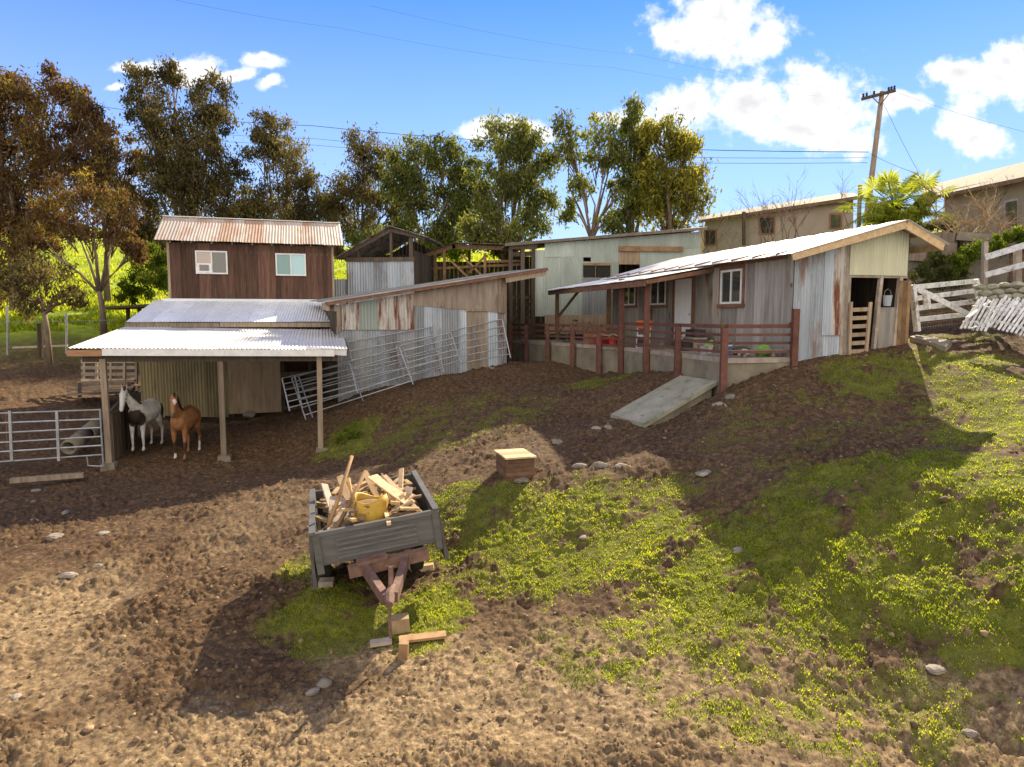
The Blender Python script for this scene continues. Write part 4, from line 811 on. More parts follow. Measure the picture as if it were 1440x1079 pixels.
def coat(name, base, patches, rough=.6, legs=None, legc=(.02, .015, .012), socks=None):
    """hide colour with big patches given as ellipsoids in the horse's own space"""
    m, t, L = newmat(name); out = N(t, 'ShaderNodeOutputMaterial'); b = N(t, 'ShaderNodeBsdfPrincipled'); tc = N(t, 'ShaderNodeTexCoord')
    n = N(t, 'ShaderNodeTexNoise'); n.inputs['Scale'].default_value = 7; n.inputs['Detail'].default_value = 5; L(tc.outputs['Object'], n.inputs['Vector'])
    r = ramp(t, [(.3, tuple(c*.75 for c in base)), (.7, tuple(min(1, c*1.15) for c in base))]); L(n.outputs['Fac'], r.inputs[0]); col = r.outputs[0]
    w_ = N(t, 'ShaderNodeVectorMath', operation='SCALE'); w_.inputs['Scale'].default_value = .14; L(n.outputs['Color'], w_.inputs[0])
    ps = N(t, 'ShaderNodeVectorMath', operation='ADD'); L(tc.outputs['Object'], ps.inputs[0]); L(w_.outputs[0], ps.inputs[1])
    for (c, rad, colr, soft) in patches:
        s = N(t, 'ShaderNodeVectorMath', operation='SUBTRACT'); s.inputs[1].default_value = [c[i]+.07 for i in range(3)]; L(ps.outputs[0], s.inputs[0])
        q = N(t, 'ShaderNodeVectorMath', operation='DIVIDE'); q.inputs[1].default_value = rad; L(s.outputs[0], q.inputs[0])
        l = N(t, 'ShaderNodeVectorMath', operation='LENGTH'); L(q.outputs[0], l.inputs[0])
        mr = N(t, 'ShaderNodeMapRange', interpolation_type='SMOOTHSTEP'); mr.inputs[1].default_value = 1+soft; mr.inputs[2].default_value = 1-soft; L(l.outputs['Value'], mr.inputs[0])
        mx = N(t, 'ShaderNodeMix', data_type='RGBA'); L(mr.outputs[0], mx.inputs[0]); L(col, mx.inputs[6]); mx.inputs[7].default_value = (*colr, 1); col = mx.outputs[2]
    L(col, b.inputs['Base Color']); b.inputs['Roughness'].default_value = rough; b.inputs['Specular IOR Level'].default_value = .25
    L(b.outputs[0], out.inputs[0]); return m
def horse(label, u, v, d, heading, neck_yaw, head_yaw, coatname, hair, scale=1.0, neck_up=0.0, step=0.0):
    p = at(u, v, d); t = thing('horse', label, 'horse', (p.x, p.y, gz(p.x, p.y)+.02 if d < 15 else p.z), heading)
    t.scale = (scale,)*3
    nb = Vector((.50, 0, 1.28))
    def rot(q, yaw): q = Vector(q)-nb; c, s = math.cos(yaw), math.sin(yaw); return Vector((q.x*c-q.y*s, q.x*s+q.y*c, q.z))+nb
    poll0 = Vector((.93, 0, 1.86+neck_up)); poll = rot(poll0, neck_yaw)
    def hd(q): q = Vector(q); c, s = math.cos(head_yaw), math.sin(head_yaw); return poll+Vector((q.x*c-q.y*s, q.x*s+q.y*c, q.z))
    trunk = [((-.66, 0, 1.16), (.16, .24, .25)), ((-.46, 0, 1.19), (.2, .29, .32)), ((-.15, 0, 1.12), (.2, .32, .34)), ((.15, 0, 1.10), (.2, .30, .35)), ((.38, 0, 1.14), (.17, .26, .34)), ((.55, 0, 1.12), (.13, .21, .26))]
    with_ = [((.05, 0, 1.36), (.15, .1, .1)), ((.3, 0, 1.42), (.15, .08, .1)), ((.5, 0, 1.38), (.12, .1, .15))]
    neck = [((.44, 0, 1.26), (.2, .16, .24)), (tuple(rot((.66, 0, 1.50), neck_yaw*.45)), (.14, .11, .19)), (tuple(rot((.83, 0, 1.73+neck_up*.6), neck_yaw*.85)), (.11, .085, .13)), (tuple(hd((-.02, 0, -.03))), (.10, .08, .10))]
    head = [(hd((0, 0, 0)), (.10, .095, .10)), (hd((.10, 0, -.10)), (.115, .10, .12)), (hd((.20, 0, -.26)), (.085, .072, .085)), (hd((.28, 0, -.42)), (.066, .062, .066)), (hd((.31, 0, -.5)), (.062, .06, .055))]
    jaw = [(hd((.02, 0, -.13)), (.08, .07, .09)), (hd((.14, 0, -.30)), (.06, .05, .06))]
    legs = []
    for s in (1, -1):
        f = step*s
        legs.append([((.42, s*.14, 1.08), (.15, .1, .2)), ((.45, s*.155, .86), (.10, .085, .13)), ((.47+f*.3, s*.155, .54), (.055, .055, .07)), ((.47+f*.5, s*.155, .50), (.055, .055, .06)), ((.46+f*.7, s*.155, .2), (.037, .036, .04)), ((.47+f*.8, s*.155, .13), (.047, .045, .045)), ((.51+f*.9, s*.155, .04), (.058, .055, .04))])
        legs.append([((-.56, s*.15, 1.12), (.22, .13, .25)), ((-.50, s*.17, .86), (.15, .1, .15)), ((-.58, s*.165, .70), (.085, .065, .1)), ((-.72-f*.2, s*.16, .54), (.06, .05, .07)), ((-.70-f*.2, s*.16, .46), (.05, .045, .06)), ((-.67-f*.2, s*.16, .18), (.038, .036, .04)), ((-.66-f*.2, s*.16, .13), (.046, .045, .045)), ((-.61-f*.2, s*.16, .04), (.057, .054, .04))])
    ears = [[(hd((-.02, s*.06, .08)), (.028, .026, .03)), (hd((.0, s*.075, .17)), (.024, .022, .04)), (hd((.01, s*.075, .23)), (.009, .009, .02))] for s in (1, -1)]
    eyes = [[(hd((.135, s*.082, -.10)), .026), (hd((.14, s*.084, -.105)), .026)] for s in (1, -1)]
    me = skin([trunk, with_, neck, head, jaw]+legs+ears+eyes); me.materials.append(MATS[coatname])
    b = bpy.data.objects.new('body', me); SC.collection.objects.link(b); b.parent = t
    for s in (1, -1): MB().ico(hd((.155, s*.098, -.10)), (.018, .014, .018), 2, 0, tint=.2).build('eye', 'black_plastic', t, True)
    tl = skin([[((-.80, 0, 1.24), .045), ((-.90, .0, 1.10), .055), ((-.95, .01, .85), .075), ((-.93, .02, .60), .07), ((-.91, .02, .42), .03)]], .02, 3); tl.materials.append(MATS[hair]); o = bpy.data.objects.new('tail', tl); SC.collection.objects.link(o); o.parent = t
    mn = []
    for a in np.linspace(0, 1, 7):
        c = rot((.40+.5*a, 0, 1.50+.42*a+neck_up*a*.8), neck_yaw*a*.95); mn.append([(c+Vector((0, .03, .01)), (.05, .035, .05)), (c+Vector((-.05, .10, -.10)), (.045, .025, .06)), (c+Vector((-.06, .115, -.2)), (.02, .012, .04))])
    mn.append([(hd((.0, .01, .12)), (.04, .04, .04)), (hd((.09, .02, .0)), (.03, .04, .05)), (hd((.13, .02, -.08)), (.012, .02, .03))])
    mm = skin(mn, .018, 2); mm.materials.append(MATS[hair]); o = bpy.data.objects.new('mane', mm); SC.collection.objects.link(o); o.parent = t
    for x in (.515, .515): pass
    return t
dk = (.035, .022, .016)
coat('pinto_coat', (.62, .60, .57), [((.60, .02, 1.02), (.30, .30, .27), dk, .1), ((-.66, .16, 1.08), (.24, .22, .36), dk, .1), ((-.3, -.3, 1.2), (.3, .2, .25), dk, .1), ((1.03, .165, 1.74), (.3, .125, .45), dk, .12), ((0, 0, .0), (2, 2, .07), (.05, .04, .035), .3)])
coat('chestnut_coat', (.27, .12, .048), [((-.1, 0, 1.47), (.9, .10, .12), (.10, .045, .02), .3), ((-.4, 0, 1.32), (.3, .3, .16), (.17, .065, .025), .3), ((.47, 0, .34), (.3, .4, .22), (.05, .028, .018), .25), ((.47, -.16, .07), (.3, .13, .12), (.55, .5, .45), .2), ((-.64, .16, .15), (.3, .12, .22), (.55, .5, .45), .2), ((1.13, .155, 1.79), (.08, .055, .09), (.6, .55, .5), .25), ((1.267, .19, 1.41), (.09, .09, .11), (.09, .05, .035), .3), ((0, 0, .0), (2, 2, .05), (.07, .05, .04), .3)])
M('dark_hair', (.015, .010, .008), (.035, .022, .016), tint=.2, bump=.3, scale=20); M('pinto_hair', (.03, .02, .015), (.10, .08, .07), tint=.2, bump=.3, scale=10)
horse('brown and white pinto horse under the barn roof beside the corner post', 206, 632, 20.9, R(-88), R(-10), R(10), 'pinto_coat', 'pinto_hair', 1.03)
horse('chestnut horse with white star facing out from under the barn roof', 262, 642, 20.2, R(-84), R(10), R(12), 'chestnut_coat', 'dark_hair', 1.0, .02, .08)

# ------------------------------------------------------------------ trailer
def build_trailer():
    FL = at(440, 752, 9.75); FR = at(612, 718, 10.25); ux = (FR-FL); W = ux.length
    yaw = math.atan2(ux.y, ux.x); t = thing('utility_trailer', 'old grey trailer made of a pickup bed loaded with scrap wood', 'trailer', (FL.x, FL.y, 0), 0, mode='w')
    ux = ux.normalized(); uy = Vector((-math.sin(yaw), math.cos(yaw), .02)).normalized(); uz = ux.cross(uy).normalized(); L_ = 2.45
    P = lambda x, y, z: FL+ux*x+uy*y+uz*z          # z is down from the front left top corner when negative
    def bx(m, a, b, tint=None): return m.hexa([P(a[0], a[1], a[2]), P(b[0], a[1], a[2]), P(b[0], b[1], a[2]), P(a[0], b[1], a[2]), P(a[0], a[1], b[2]), P(b[0], a[1], b[2]), P(b[0], b[1], b[2]), P(a[0], b[1], b[2])], tint)
    # front panel pressed with long ribs
    m = MB(); bx(m, (.03, 0, -.50), (W-.03, .03, -.02), .5)
    for z in (-.14, -.22, -.30, -.42): bx(m, (.30, -.03, z-.018), (W-.32, .001, z+.018), .95)
    bx(m, (.01, -.02, -.055), (W-.01, .05, .012), .55); fp = m.build('front_panel', 'trailer_front', t)
    # pressed sides: outer skin bulges and flares low at the wheel arches, each with an inner wall
    for s, x0 in ((-1, 0.0), (1, W)):
        m = MB(); prof = [(0, .01), (.05, -.02), (.085, -.18), (.085, -.42), (.07, -.62), (.075, -.80)]; ys = np.linspace(-.01, L_, 25); vs = []; fs = []
        for y in ys:
            arch = max(0, 1-((y-1.05)/.46)**2)**.5 if abs(y-1.05) < .46 else 0
            for k, (dx, z) in enumerate(prof):
                zz = max(z, -.80+.48*arch); vs.append(P(x0+s*dx*1.0, y, zz))
            vs.append(P(x0-s*.035, y, -.50)); vs.append(P(x0-s*.035, y, -.0))
        k = 8
        for i in range(len(ys)-1):
            for j in range(k):
                if j == 5: continue
                a = i*k+j; b = i*k+(j+1) % k; fs.append((a, b, b+k, a+k) if s < 0 else (b, a, a+k, b+k))
        fs.append(tuple(range(6)) if s > 0 else tuple(range(5, -1, -1))); e = (len(ys)-1)*k; fs.append((tuple(range(e+5, e-1, -1)) if s > 0 else tuple(range(e, e+6))))
        m.add(vs, fs, .45); sp_ = m.build('side_panel', 'trailer_steel', t)
        r = MB(); bx(r, (x0-.035 if s > 0 else x0-.055, -.02, -.005), (x0+.055 if s > 0 else x0+.035, L_, .035), .75); r.build('top_rail', 'trailer_front', sp_)
        f = MB(); bx(f, (x0-.02-.04*(s > 0), -.03, -.62), (x0+.06-.04*(s > 0)+.02, .05, -.0), .4); f.build('corner_post', 'trailer_front', sp_)
        # flared mud skirt at the front corner
        f = MB(); f.add([P(x0+s*.07, -.01, -.3), P(x0+s*.095, -.02, -.55), P(x0+s*.12, -.03, -.84), P(x0+s*.11, .5, -.84), P(x0+s*.09, .5, -.3),
                         P(x0+s*.05, -.01, -.3), P(x0+s*.05, -.02, -.55), P(x0+s*.05, -.03, -.80), P(x0+s*.05, .5, -.80), P(x0+s*.05, .5, -.3)],
                        [(0, 1, 2, 3, 4), (9, 8, 7, 6, 5), (0, 5, 6, 1), (1, 6, 7, 2), (2, 7, 8, 3), (3, 8, 9, 4), (4, 9, 5, 0)], .35); f.build('fender', 'trailer_steel', sp_)
    m = MB(); bx(m, (.05, .04, -.52), (W-.05, L_, -.47), .3); m.build('floor', 'trailer_steel', t)
    m = MB(); bx(m, (.02, L_-.03, -.5), (W-.02, L_+.03, -.02), .4); m.build('tailgate', 'trailer_steel', t)
    # wheels on the axle, standing on the ground
    gl = lambda x, y: gz(P(x, y, 0).x, P(x, y, 0).y)
    for x in (.16, W-.16):
        c = P(x, 1.05, 0); R_ = .33; c.z = gl(x, 1.05)+R_+.03
        m = MB(); n = 28; vs = []
        prof = [(-.09, .19), (-.10, .29), (-.075, R_), (.075, R_), (.10, .29), (.09, .19)]
        for k in range(n):
            a = 2*math.pi*k/n
            for (o_, r_) in prof: vs.append(c+ux*o_+(uy*math.cos(a)+Vector((0, 0, 1))*math.sin(a))*r_)
        m.add(vs, [(k*6+j, k*6+(j+1) % 6, ((k+1) % n)*6+(j+1) % 6, ((k+1) % n)*6+j) for k in range(n) for j in range(6)]); w_ = m.build('wheel', 'rubber', t, True)
        m = MB(); m.tube([c-ux*.07, c+ux*.07], [.19, .19], 18); m.build('rim', 'rusty_iron', w_)
    a = P(.1, 1.05, 0); b = P(W-.1, 1.05, 0); a.z = gl(.1, 1.05)+.36; b.z = gl(W-.1, 1.05)+.36; MB().tube([a, b], .035, 8).build('axle', 'rusty_iron', t)
    # tongue: cross member and two beams meeting at the coupler
    cp = at(548, 842, 8.75); A0 = P(.5, .05, -.60); A1 = P(W-.24, .05, -.60); 
    MB().bar(P(.42, -.12, -.63), P(W-.2, -.12, -.60), .16, .16).build('cross_member', 'rusty_iron', t)
    MB().bar(P(.48, .9, -.58), cp+ux*-.05, .1, .15).build('tongue_beam', 'rusty_iron', t); MB().bar(P(W-.27, .9, -.58), cp+ux*.06, .1, .15).build('tongue_beam', 'rusty_iron', t)
    MB().bar(P(.55, -.12, -.52), P(1.0, -.12, -.50), .2, .05, tint=.3).build('step_plate', 'rusty_iron', t)
    m = MB(); m.tube([cp+Vector((0, .25, .05)), cp+Vector((.0, -.02, .03)), cp+Vector((.03, -.2, 0))], [.07, .08, .05], 10); co_ = m.build('coupler', 'rusty_iron', t)
    g_ = gz(cp.x, cp.y); m = MB(); jb = cp+Vector((-.02, .22, 0)); m.tube([Vector((jb.x, jb.y, jb.z-.12)), Vector((jb.x, jb.y, jb.z+.36))], .035, 8); m.tube([jb+Vector((-.07, 0, .36)), jb+Vector((.06, .02, .36))], .012, 5); m.build('jack', 'rusty_iron', t)
    m = MB(); m.tube([cp+Vector((0, -.05, -.02)), Vector((cp.x+.02, cp.y-.1, g_+.2))], .022, 6); m.build('hitch_pin', 'rusty_iron', co_)
    return P, W, L_, cp
TP_, TW, TL_, TC = build_trailer()
M('scrap_wood', (.16, .095, .045), (.46, .32, .16), scale=3, tint=1., bump=.2)
def build_load():
    P = TP_; W = TW; fz = -.46
    def lbl_bar(a, b, w, h, mat, label, name='plank', cat='plank', grp='scrap boards heaped in the trailer', tint=None):
        A, B = P(*a), P(*b); w *= 1.15; single(MB().bar(A, B, w, h, up=(random.uniform(-.4, .4), random.uniform(-.2, .2), 1), tint=tint), name, mat, label, cat, A, grp)
    # poles leaning up to the back left
    for a, b, r, lab in (((.12, .42, fz+.2), (.74, 1.25, .78), .032, 'longest bare wooden pole sticking up highest from the trailer'), ((.2, .28, fz+.2), (.92, 1.2, .50), .035, 'second wooden pole leaning over the yellow drum')):
        A, B = P(*a), P(*b); m = MB().tube([A, A.lerp(B, .5)+Vector((.015, 0, .01)), B], [r*1.1, r, r*.9], 8); single(m, 'wooden_pole', 'brown_wood', lab, 'pole', A, 'poles in the trailer', True)
    # yellow drum, open top, crushed a little
    c = P(.86, .58, fz+.18); t = thing('drum', 'dented yellow metal drum with flaking paint among scrap wood in trailer', 'drum', c, .3)
    m = MB(); n = 26; prof = [(0, .02), (.27, .0), (.285, .08), (.275, .18), (.285, .22), (.272, .30), (.275, .42), (.25, .52), (.235, .50), (.25, .36), (.25, .06), (0, .05)]; vs = []
    for k in range(n):
        a = 2*math.pi*k/n; dent = 1-.13*max(0, math.cos(a-1.1))**6-.08*max(0, math.cos(a+1.9))**8
        for (r, z) in prof: vs.append((r*dent*math.cos(a), r*dent*math.sin(a)*.95, z*(1+.10*math.cos(a*2+1)*(z > .4))))
    q = len(prof); m.add(vs, [(k*q+j, ((k+1) % n)*q+j, ((k+1) % n)*q+j+1, k*q+j+1) for k in range(n) for j in range(q-1)]); m.build('shell', 'yellow_paint', t, True)
    m = MB(); m.lathe((.0, .0, .10), [(.0, 0), (.24, 0), (.24, .33), (.0, .36)], 16); m.build('rubble', 'brown_wood', t)
    m = MB(); m.tube([(-.24, -.10, .47), (-.27, -.16, .40), (-.26, -.18, .30)], .012, 6); m.build('handle', 'rusty_iron', t)
    lbl_bar((.33, .30, fz+.20), (.46, 1.2, .12), .30, .035, 'grey_wood', 'wide grey board leaning inside the left wall of the trailer', tint=.7)
    lbl_bar((.18, .25, fz+.1), (.36, 1.3, -.02), .05, .22, 'grey_wood', 'greyish plank on edge along the left wall of the trailer', tint=.3)
    lbl_bar((.62, 1.35, fz+.2), (.60, 1.5, .36), .10, .05, 'fresh_wood', 'splintered pale post end standing at the back of the trailer', tint=.9)
    lbl_bar((.74, 1.2, fz+.2), (.70, 1.3, .20), .06, .04, 'fresh_wood', 'short upright yellowish batten behind the drum', tint=1.)
    lbl_bar((.84, 1.15, fz+.2), (.86, 1.2, .16), .06, .05, 'yellow_paint', 'short yellow painted post standing behind the drum', tint=1.)
    lbl_bar((1.17, 1.0, fz+.2), (1.20, 1.02, .20), .06, .06, 'yellow_paint', 'thin yellow painted post right of the drum', tint=.9)
    lbl_bar((1.02, 1.35, .36), (1.50, .40, .06), .17, .025, 'fresh_wood', 'wide fresh yellow plank lying on top of the load', tint=1.)
    lbl_bar((1.22, 1.3, .34), (1.60, .22, -.04), .06, .03, 'fresh_wood', 'narrow fresh batten beside the wide yellow plank', tint=.8)
    lbl_bar((1.12, .75, -.02), (1.10, -.10, -.03), .055, .05, 'fresh_wood', 'pale batten poking out over the front panel of the trailer', tint=1.)
    lbl_bar((.62, .15, fz+.3), (1.14, -.02, .0), .03, .03, 'brown_wood', 'thin dark stick lying across the drum front', tint=.2)
    for k, (x, y, z, a, l, w, h, mt) in enumerate(((1.32, .22, -.14, .15, .42, .12, .05, 'brown_wood'), (1.36, .34, -.10, .3, .34, .14, .04, 'fresh_wood'), (1.40, .5, -.08, .9, .40, .08, .05, 'brown_wood'), (1.30, .7, -.05, -.4, .36, .10, .04, 'fresh_wood'), (1.5, .75, -.10, 1.3, .6, .09, .04, 'grey_wood'),
                                                  (1.38, 1.05, -.05, .5, .5, .1, .06, 'brown_wood'), (1.52, 1.2, -.12, 1.5, .8, .1, .05, 'brown_wood'), (1.2, 1.5, -.1, .2, .6, .14, .05, 'fresh_wood'), (.8, 1.75, -.15, .1, .7, .15, .05, 'grey_wood'), (.5, 1.7, -.2, .6, .6, .12, .04, 'brown_wood'), (.6, .25, -.28, .4, .4, .1, .06, 'brown_wood'), (.45, .2, -.32, 1.2, .3, .09, .05, 'grey_wood'), (.75, .14, -.36, -.2, .36, .08, .05, 'rusty_iron'), (1.25, .12, -.3, .1, .5, .14, .1, 'brown_wood'))):
        dx, dy = math.cos(a)*l/2, math.sin(a)*l/2
        labs = ('reddish brick sized wood block behind the front panel right of drum', 'short fresh board lying on the red block right of the drum', 'brown offcut lying diagonally among the yellow planks', 'pale offcut tucked beside the right side of the drum', 'grey lath lying along the right wall of the trailer', 'brown offcut crossing under the wide yellow plank', 'long brown lath against the right wall near the tailgate', 'pale board lying crosswise behind the drum', 'grey board lying crosswise near the tailgate', 'brown board in the back left corner of the trailer', 'brown chunk in front left of the drum', 'grey stick in the front left corner of the trailer', 'rusty iron piece low against the front panel', 'thick brown block low under the red block')
        z += .14; lbl_bar((x-dx, y-dy, z-.03), (x+dx, y+dy, z+random.uniform(-.03, .09)), w, h, mt, labs[k])
    for k, (a, b, w, mt, lab) in enumerate((((.62, 1.0, -.1), (.50, 1.5, .42), .09, 'fresh_wood', 'jagged pale board standing up behind the two poles'), ((1.05, 1.2, .0), (.92, 1.55, .40), .08, 'fresh_wood', 'jagged yellow board end rising right behind the drum'), ((1.42, 1.1, .02), (1.55, 1.7, .30), .07, 'fresh_wood', 'pale stick rising by the right wall of the trailer'),
                                          ((.30, 1.2, -.05), (.22, 1.9, .22), .10, 'grey_wood', 'grey board end sticking up by the left rear corner'), ((1.0, .55, .08), (1.46, .95, .16), .09, 'fresh_wood', 'yellow board lying crosswise right of the drum top'), ((1.15, .3, -.04), (1.55, .62, .12), .12, 'fresh_wood', 'broad yellow offcut slanting above the red block'))):
        lbl_bar(a, b, w, .03, mt, lab, tint=.95)
    m = MB()   # rubble fill so the bed reads as heaped
    rnd = random.Random(5)
    for k in range(190):
        x, y = rnd.uniform(.15, W-.15), rnd.uniform(.1, TL_-.15); z = fz+.10+rnd.uniform(0, .62)*(1-abs(x/W-.5)); c = P(x, y, z); a = rnd.uniform(0, 3.1); d = Vector((math.cos(a), math.sin(a), rnd.uniform(-.3, .3)))*rnd.uniform(.06, .2)
        m.bar(c-d, c+d, rnd.uniform(.03, .1), rnd.uniform(.02, .06), tint=rnd.random())
    o = m.build('wood_debris', 'scrap_wood'); o['kind'] = 'stuff'; tag(o, 'small broken wood scraps filling the bottom of the trailer bed', 'debris')
build_load()
# blocks under the tongue
def block(name, label, a, b, w, h, mat, grp=None, cat='block', up=(0, 0, 1)): return single(MB().bar(a, b, w, h, up), name, mat, label, cat, (Vector(a)+Vector(b))/2, grp)
q = gp(563, 888); block('wood_block', 'squared brown timber block standing under the trailer hitch', q+Vector((-.12, .0, .09)), q+Vector((.12, .05, .11)), .2, .2, 'fresh_wood')
q = gp(590, 905); block('plank', 'flat weathered plank lying on the soil right of the hitch block', q+Vector((-.28, .02, .035)), q+Vector((.34, .16, .045)), .17, .035, 'brown_wood')
q = gp(538, 908); block('plank', 'short pale plank lying on the soil left of the hitch block', q+Vector((-.16, -.04, .03)), q+Vector((.12, .03, .04)), .13, .05, 'grey_wood')
q = gp(567, 922); block('stake', 'short thick wooden stake stub in front of the hitch block', q+Vector((0, 0, -.1)), q+Vector((.01, .01, .17)), .12, .11, 'brown_wood', cat='stake')
q = gp(458, 826); block('wood_block', 'small timber block under the left front corner of the trailer', q+Vector((-.1, 0, .06)), q+Vector((.12, .03, .06)), .2, .12, 'grey_wood')
q = gp(600, 803); block('wood_block', 'fresh timber wedge against the right trailer wheel', q+Vector((-.1, -.02, .05)), q+Vector((.12, .0, .08)), .12, .1, 'fresh_wood')
# lidded crate
M('crate_wood', (.11, .06, .035), (.21, .12, .07), scale=4, tint=.5, bump=.3)
def build_crate():
    q = gp(724, 664); th = R(17); t = thing('wooden_crate', 'lidded brown wooden box standing on the grass edge in the yard', 'crate', q, th)
    m = MB()
    for k in range(4): m.box((-.36, -.42+k*.21, -.1), (.36, -.42+k*.21+.2, .0), .5)
    for k in range(4): z = k*.105; m.box((-.35, -.45, z), (.35, -.42, z+.1)); m.box((-.35, .42, z), (.35, .45, z+.1)); m.box((-.37, -.45, z), (-.345, .45, z+.1)); m.box((.345, -.45, z), (.37, .45, z+.1))
    m.build('box', 'crate_wood', t)
    l = MB(); 
    for k in range(3): l.box((-.41, -.49+k*.33, .425), (.41, -.49+k*.33+.325, .465)); 
    l.build('lid', 'fresh_wood', t); t.scale = (.8, .9, .85)
build_crate()
stone(735, 676, (.26, .16, .07), 'flat whitish slab lying against the front of the brown wooden box', group=None)
# ------------------------------------------------------------------ stones
for (u, v, s, lab) in ((51, 690, .17, 'round pale stone below the pipe gate, nearest the timber'), (93, 722, .20, 'pale flat stone left of the shaded bare patch'), (46, 735, .20, 'flat whitish slab farthest left in the shaded soil'), (76, 757, .26, 'ragged white slab in the middle of the shaded soil'), (145, 752, .18, 'narrow white slab set slantwise in the shaded soil'), (138, 798, .19, 'grey flat stone right at the edge of the barn shadow'), (97, 812, .22, 'grey flat stone at the lower edge of the barn shadow'), (48, 706, .13, 'small white slab just under the round pale stone'), (22, 983, .14, 'tan stone on dry soil at the lower left'),
                       (838, 604, .20, 'left one of two pale stones below the ramp foot'), (855, 602, .22, 'right one of two pale stones below the ramp foot'), (783, 622, .20, 'flat white slab behind the wooden box'), (754, 640, .18, 'bluish white slab just right of the wooden box'), (815, 658, .24, 'brownish stone among grass edge stones, left one'), (846, 656, .26, 'flat grey stone between two stones on the shade edge'), (875, 657, .22, 'upright pale stone right on the shade edge'), (989, 667, .24, 'pale flat stone alone on the sunlit grass tip'), (1012, 572, .30, 'rough pale stone at the right foot of the ramp'), (1028, 560, .26, 'long grey stone behind the rough stone by the ramp'), (1316, 943, .15, 'small round cream stone on grass at lower right'), (820, 757, .13, 'small pale stone half sunk in the sunlit grass'), (800, 752, .18, 'large pale slab by the long shed door threshold'),
                       (1038, 775, .16, 'grey stone on the bank near the shadow tip'), (1365, 1035, .12, 'dull stone on bare soil at lower right'), (455, 962, .16, 'left clod like stone in the trailer shadow'), (440, 975, .13, 'small clod like stone lowest in the trailer shadow')):
    if 'threshold' in lab: stone(690, 519, .3, lab, d=25.0, flat=.35)
    else: stone(u, v, s, lab)
o = MB(); rnd = random.Random(9)      # uncountable clods
def clods():
    n = 5200; m = MB(); V = []; Fs = []
    base = bmesh.new(); bmesh.ops.create_icosphere(base, subdivisions=1, radius=1); bv = np.array([v.co[:] for v in base.verts]); bf = np.array([[v.index for v in f.verts] for f in base.faces]); base.free()
    r_ = 5.8*(19/5.8)**RNG.random(n); a = np.radians(RNG.uniform(-40, 38, n)); X = r_*np.sin(a); Y = r_*np.cos(a)
    g = grassmask(X, Y); keep = (RNG.random(n) > g*.75); X, Y = X[keep], Y[keep]; n = len(X)
    S = .013*np.exp(RNG.normal(0, .55, n)); Z = gzn(X, Y)+fine(X, Y, np.hypot(X, Y))
    jit = RNG.uniform(.6, 1.25, (n, len(bv), 1)); P = bv[None]*jit*(S[:, None, None]*RNG.uniform(.7, 1.4, (n, 1, 3)))
    P[..., 2] *= .7; P += np.stack([X, Y, Z+S*.25], -1)[:, None, :]
    Fx = (bf[None]+(np.arange(n)*len(bv))[:, None, None]).reshape(-1, 3)
    ti = np.repeat(RNG.random(n), len(bf)); o = np_mesh('soil_clods', P.reshape(-1, 3), Fx, ti, 'clod'); o['kind'] = 'stuff'; tag(o, 'loose brown clods of soil scattered over the yard', 'soil')
M('clod', (.10, .066, .036), (.30, .21, .12), scale=8, tint=.8, bump=0)
clods()

# ------------------------------------------------------------------ clutter on the porch
def pot(label, p, r, h, mat, plant=False, grp='pots along the porch rail'):
    t = thing('flower_pot', label, 'pot', p, 0, grp); MB().lathe((0, 0, 0), [(r*.72, 0), (r, h*.85), (r*1.1, h*.86), (r*1.1, h), (r*.92, h), (r*.85, h*.8), (0, h*.8)], 14).build('pot', mat, t)
    if plant: MB().ico((0, 0, h*1.1), (r*1.1, r*1.1, r*.9), 2, 1.2, seed=int(r*1000)).build('plant', 'green_cloth', t)
fz = 3.195
def trough(label, p, l, w_, h, mat, rz):
    t = thing('trough', label, 'trough', p, rz); m = MB(); e = .03
    m.box((-l/2, -w_/2, 0), (l/2, w_/2, e)); m.box((-l/2, -w_/2, e), (l/2, -w_/2+e, h)); m.box((-l/2, w_/2-e, e), (l/2, w_/2, h)); m.box((-l/2, -w_/2+e, e), (-l/2+e, w_/2-e, h)); m.box((l/2-e, -w_/2+e, e), (l/2, w_/2-e, h)); m.build('tub', mat, t)
    MB().box((-l/2+e, -w_/2+e, h*.6), (l/2-e, w_/2-e, h*.75)).build('soil', 'dark_void', t)
trough('long black planter trough on the shelf by the white door', hl(-.45, 3.9, fz+.38), 1.1, .32, .22, 'black_plastic', HA+R(75))
t = thing('plank_bench', 'low plank bench under the black planter trough', 'bench', hl(-.5, 3.9, fz), HA+R(75)); MB().box((-.75, -.2, .33), (.75, .2, .375)).build('seat', 'grey_wood', t)
for x in (-.6, .6): MB().box((x-.04, -.17, 0), (x+.04, .17, .33)).build('leg', 'grey_wood', t)
trough('second black trough on the deck below the plank bench', hl(-.95, 3.7, fz), .9, .3, .24, 'black_plastic', HA+R(80))
def bucket(label, p, r, h, mat, lid=None):
    t = thing('bucket', label, 'bucket', p, 0, 'buckets and bags on the porch'); MB().lathe((0, 0, 0), [(r*.85, 0), (r, h), (r*1.05, h), (r*.95, h), (r*.8, .03), (0, .03)], 16).build('body', mat, t)
    MB().lathe((0, 0, h), [(r*1.06, -.02), (r*1.06, .02), (r*.9, .03), (0, .03)], 16).build('rim', lid or mat, t); MB().tube([(-r, 0, h-.03), (-r*.8, -.05, h+.1), (r*.8, -.05, h+.1), (r, 0, h-.03)], .008, 5).build('handle', 'pipe_steel', t)
bucket('blue bucket with white rim behind the near red post', hl(-1.25, .9, fz), .15, .26, 'blue_plastic', 'white_cloth'); bucket('clear pale bucket on the deck edge left of near red post', hl(-1.65, 1.3, fz), .11, .2, 'blue_sheet')
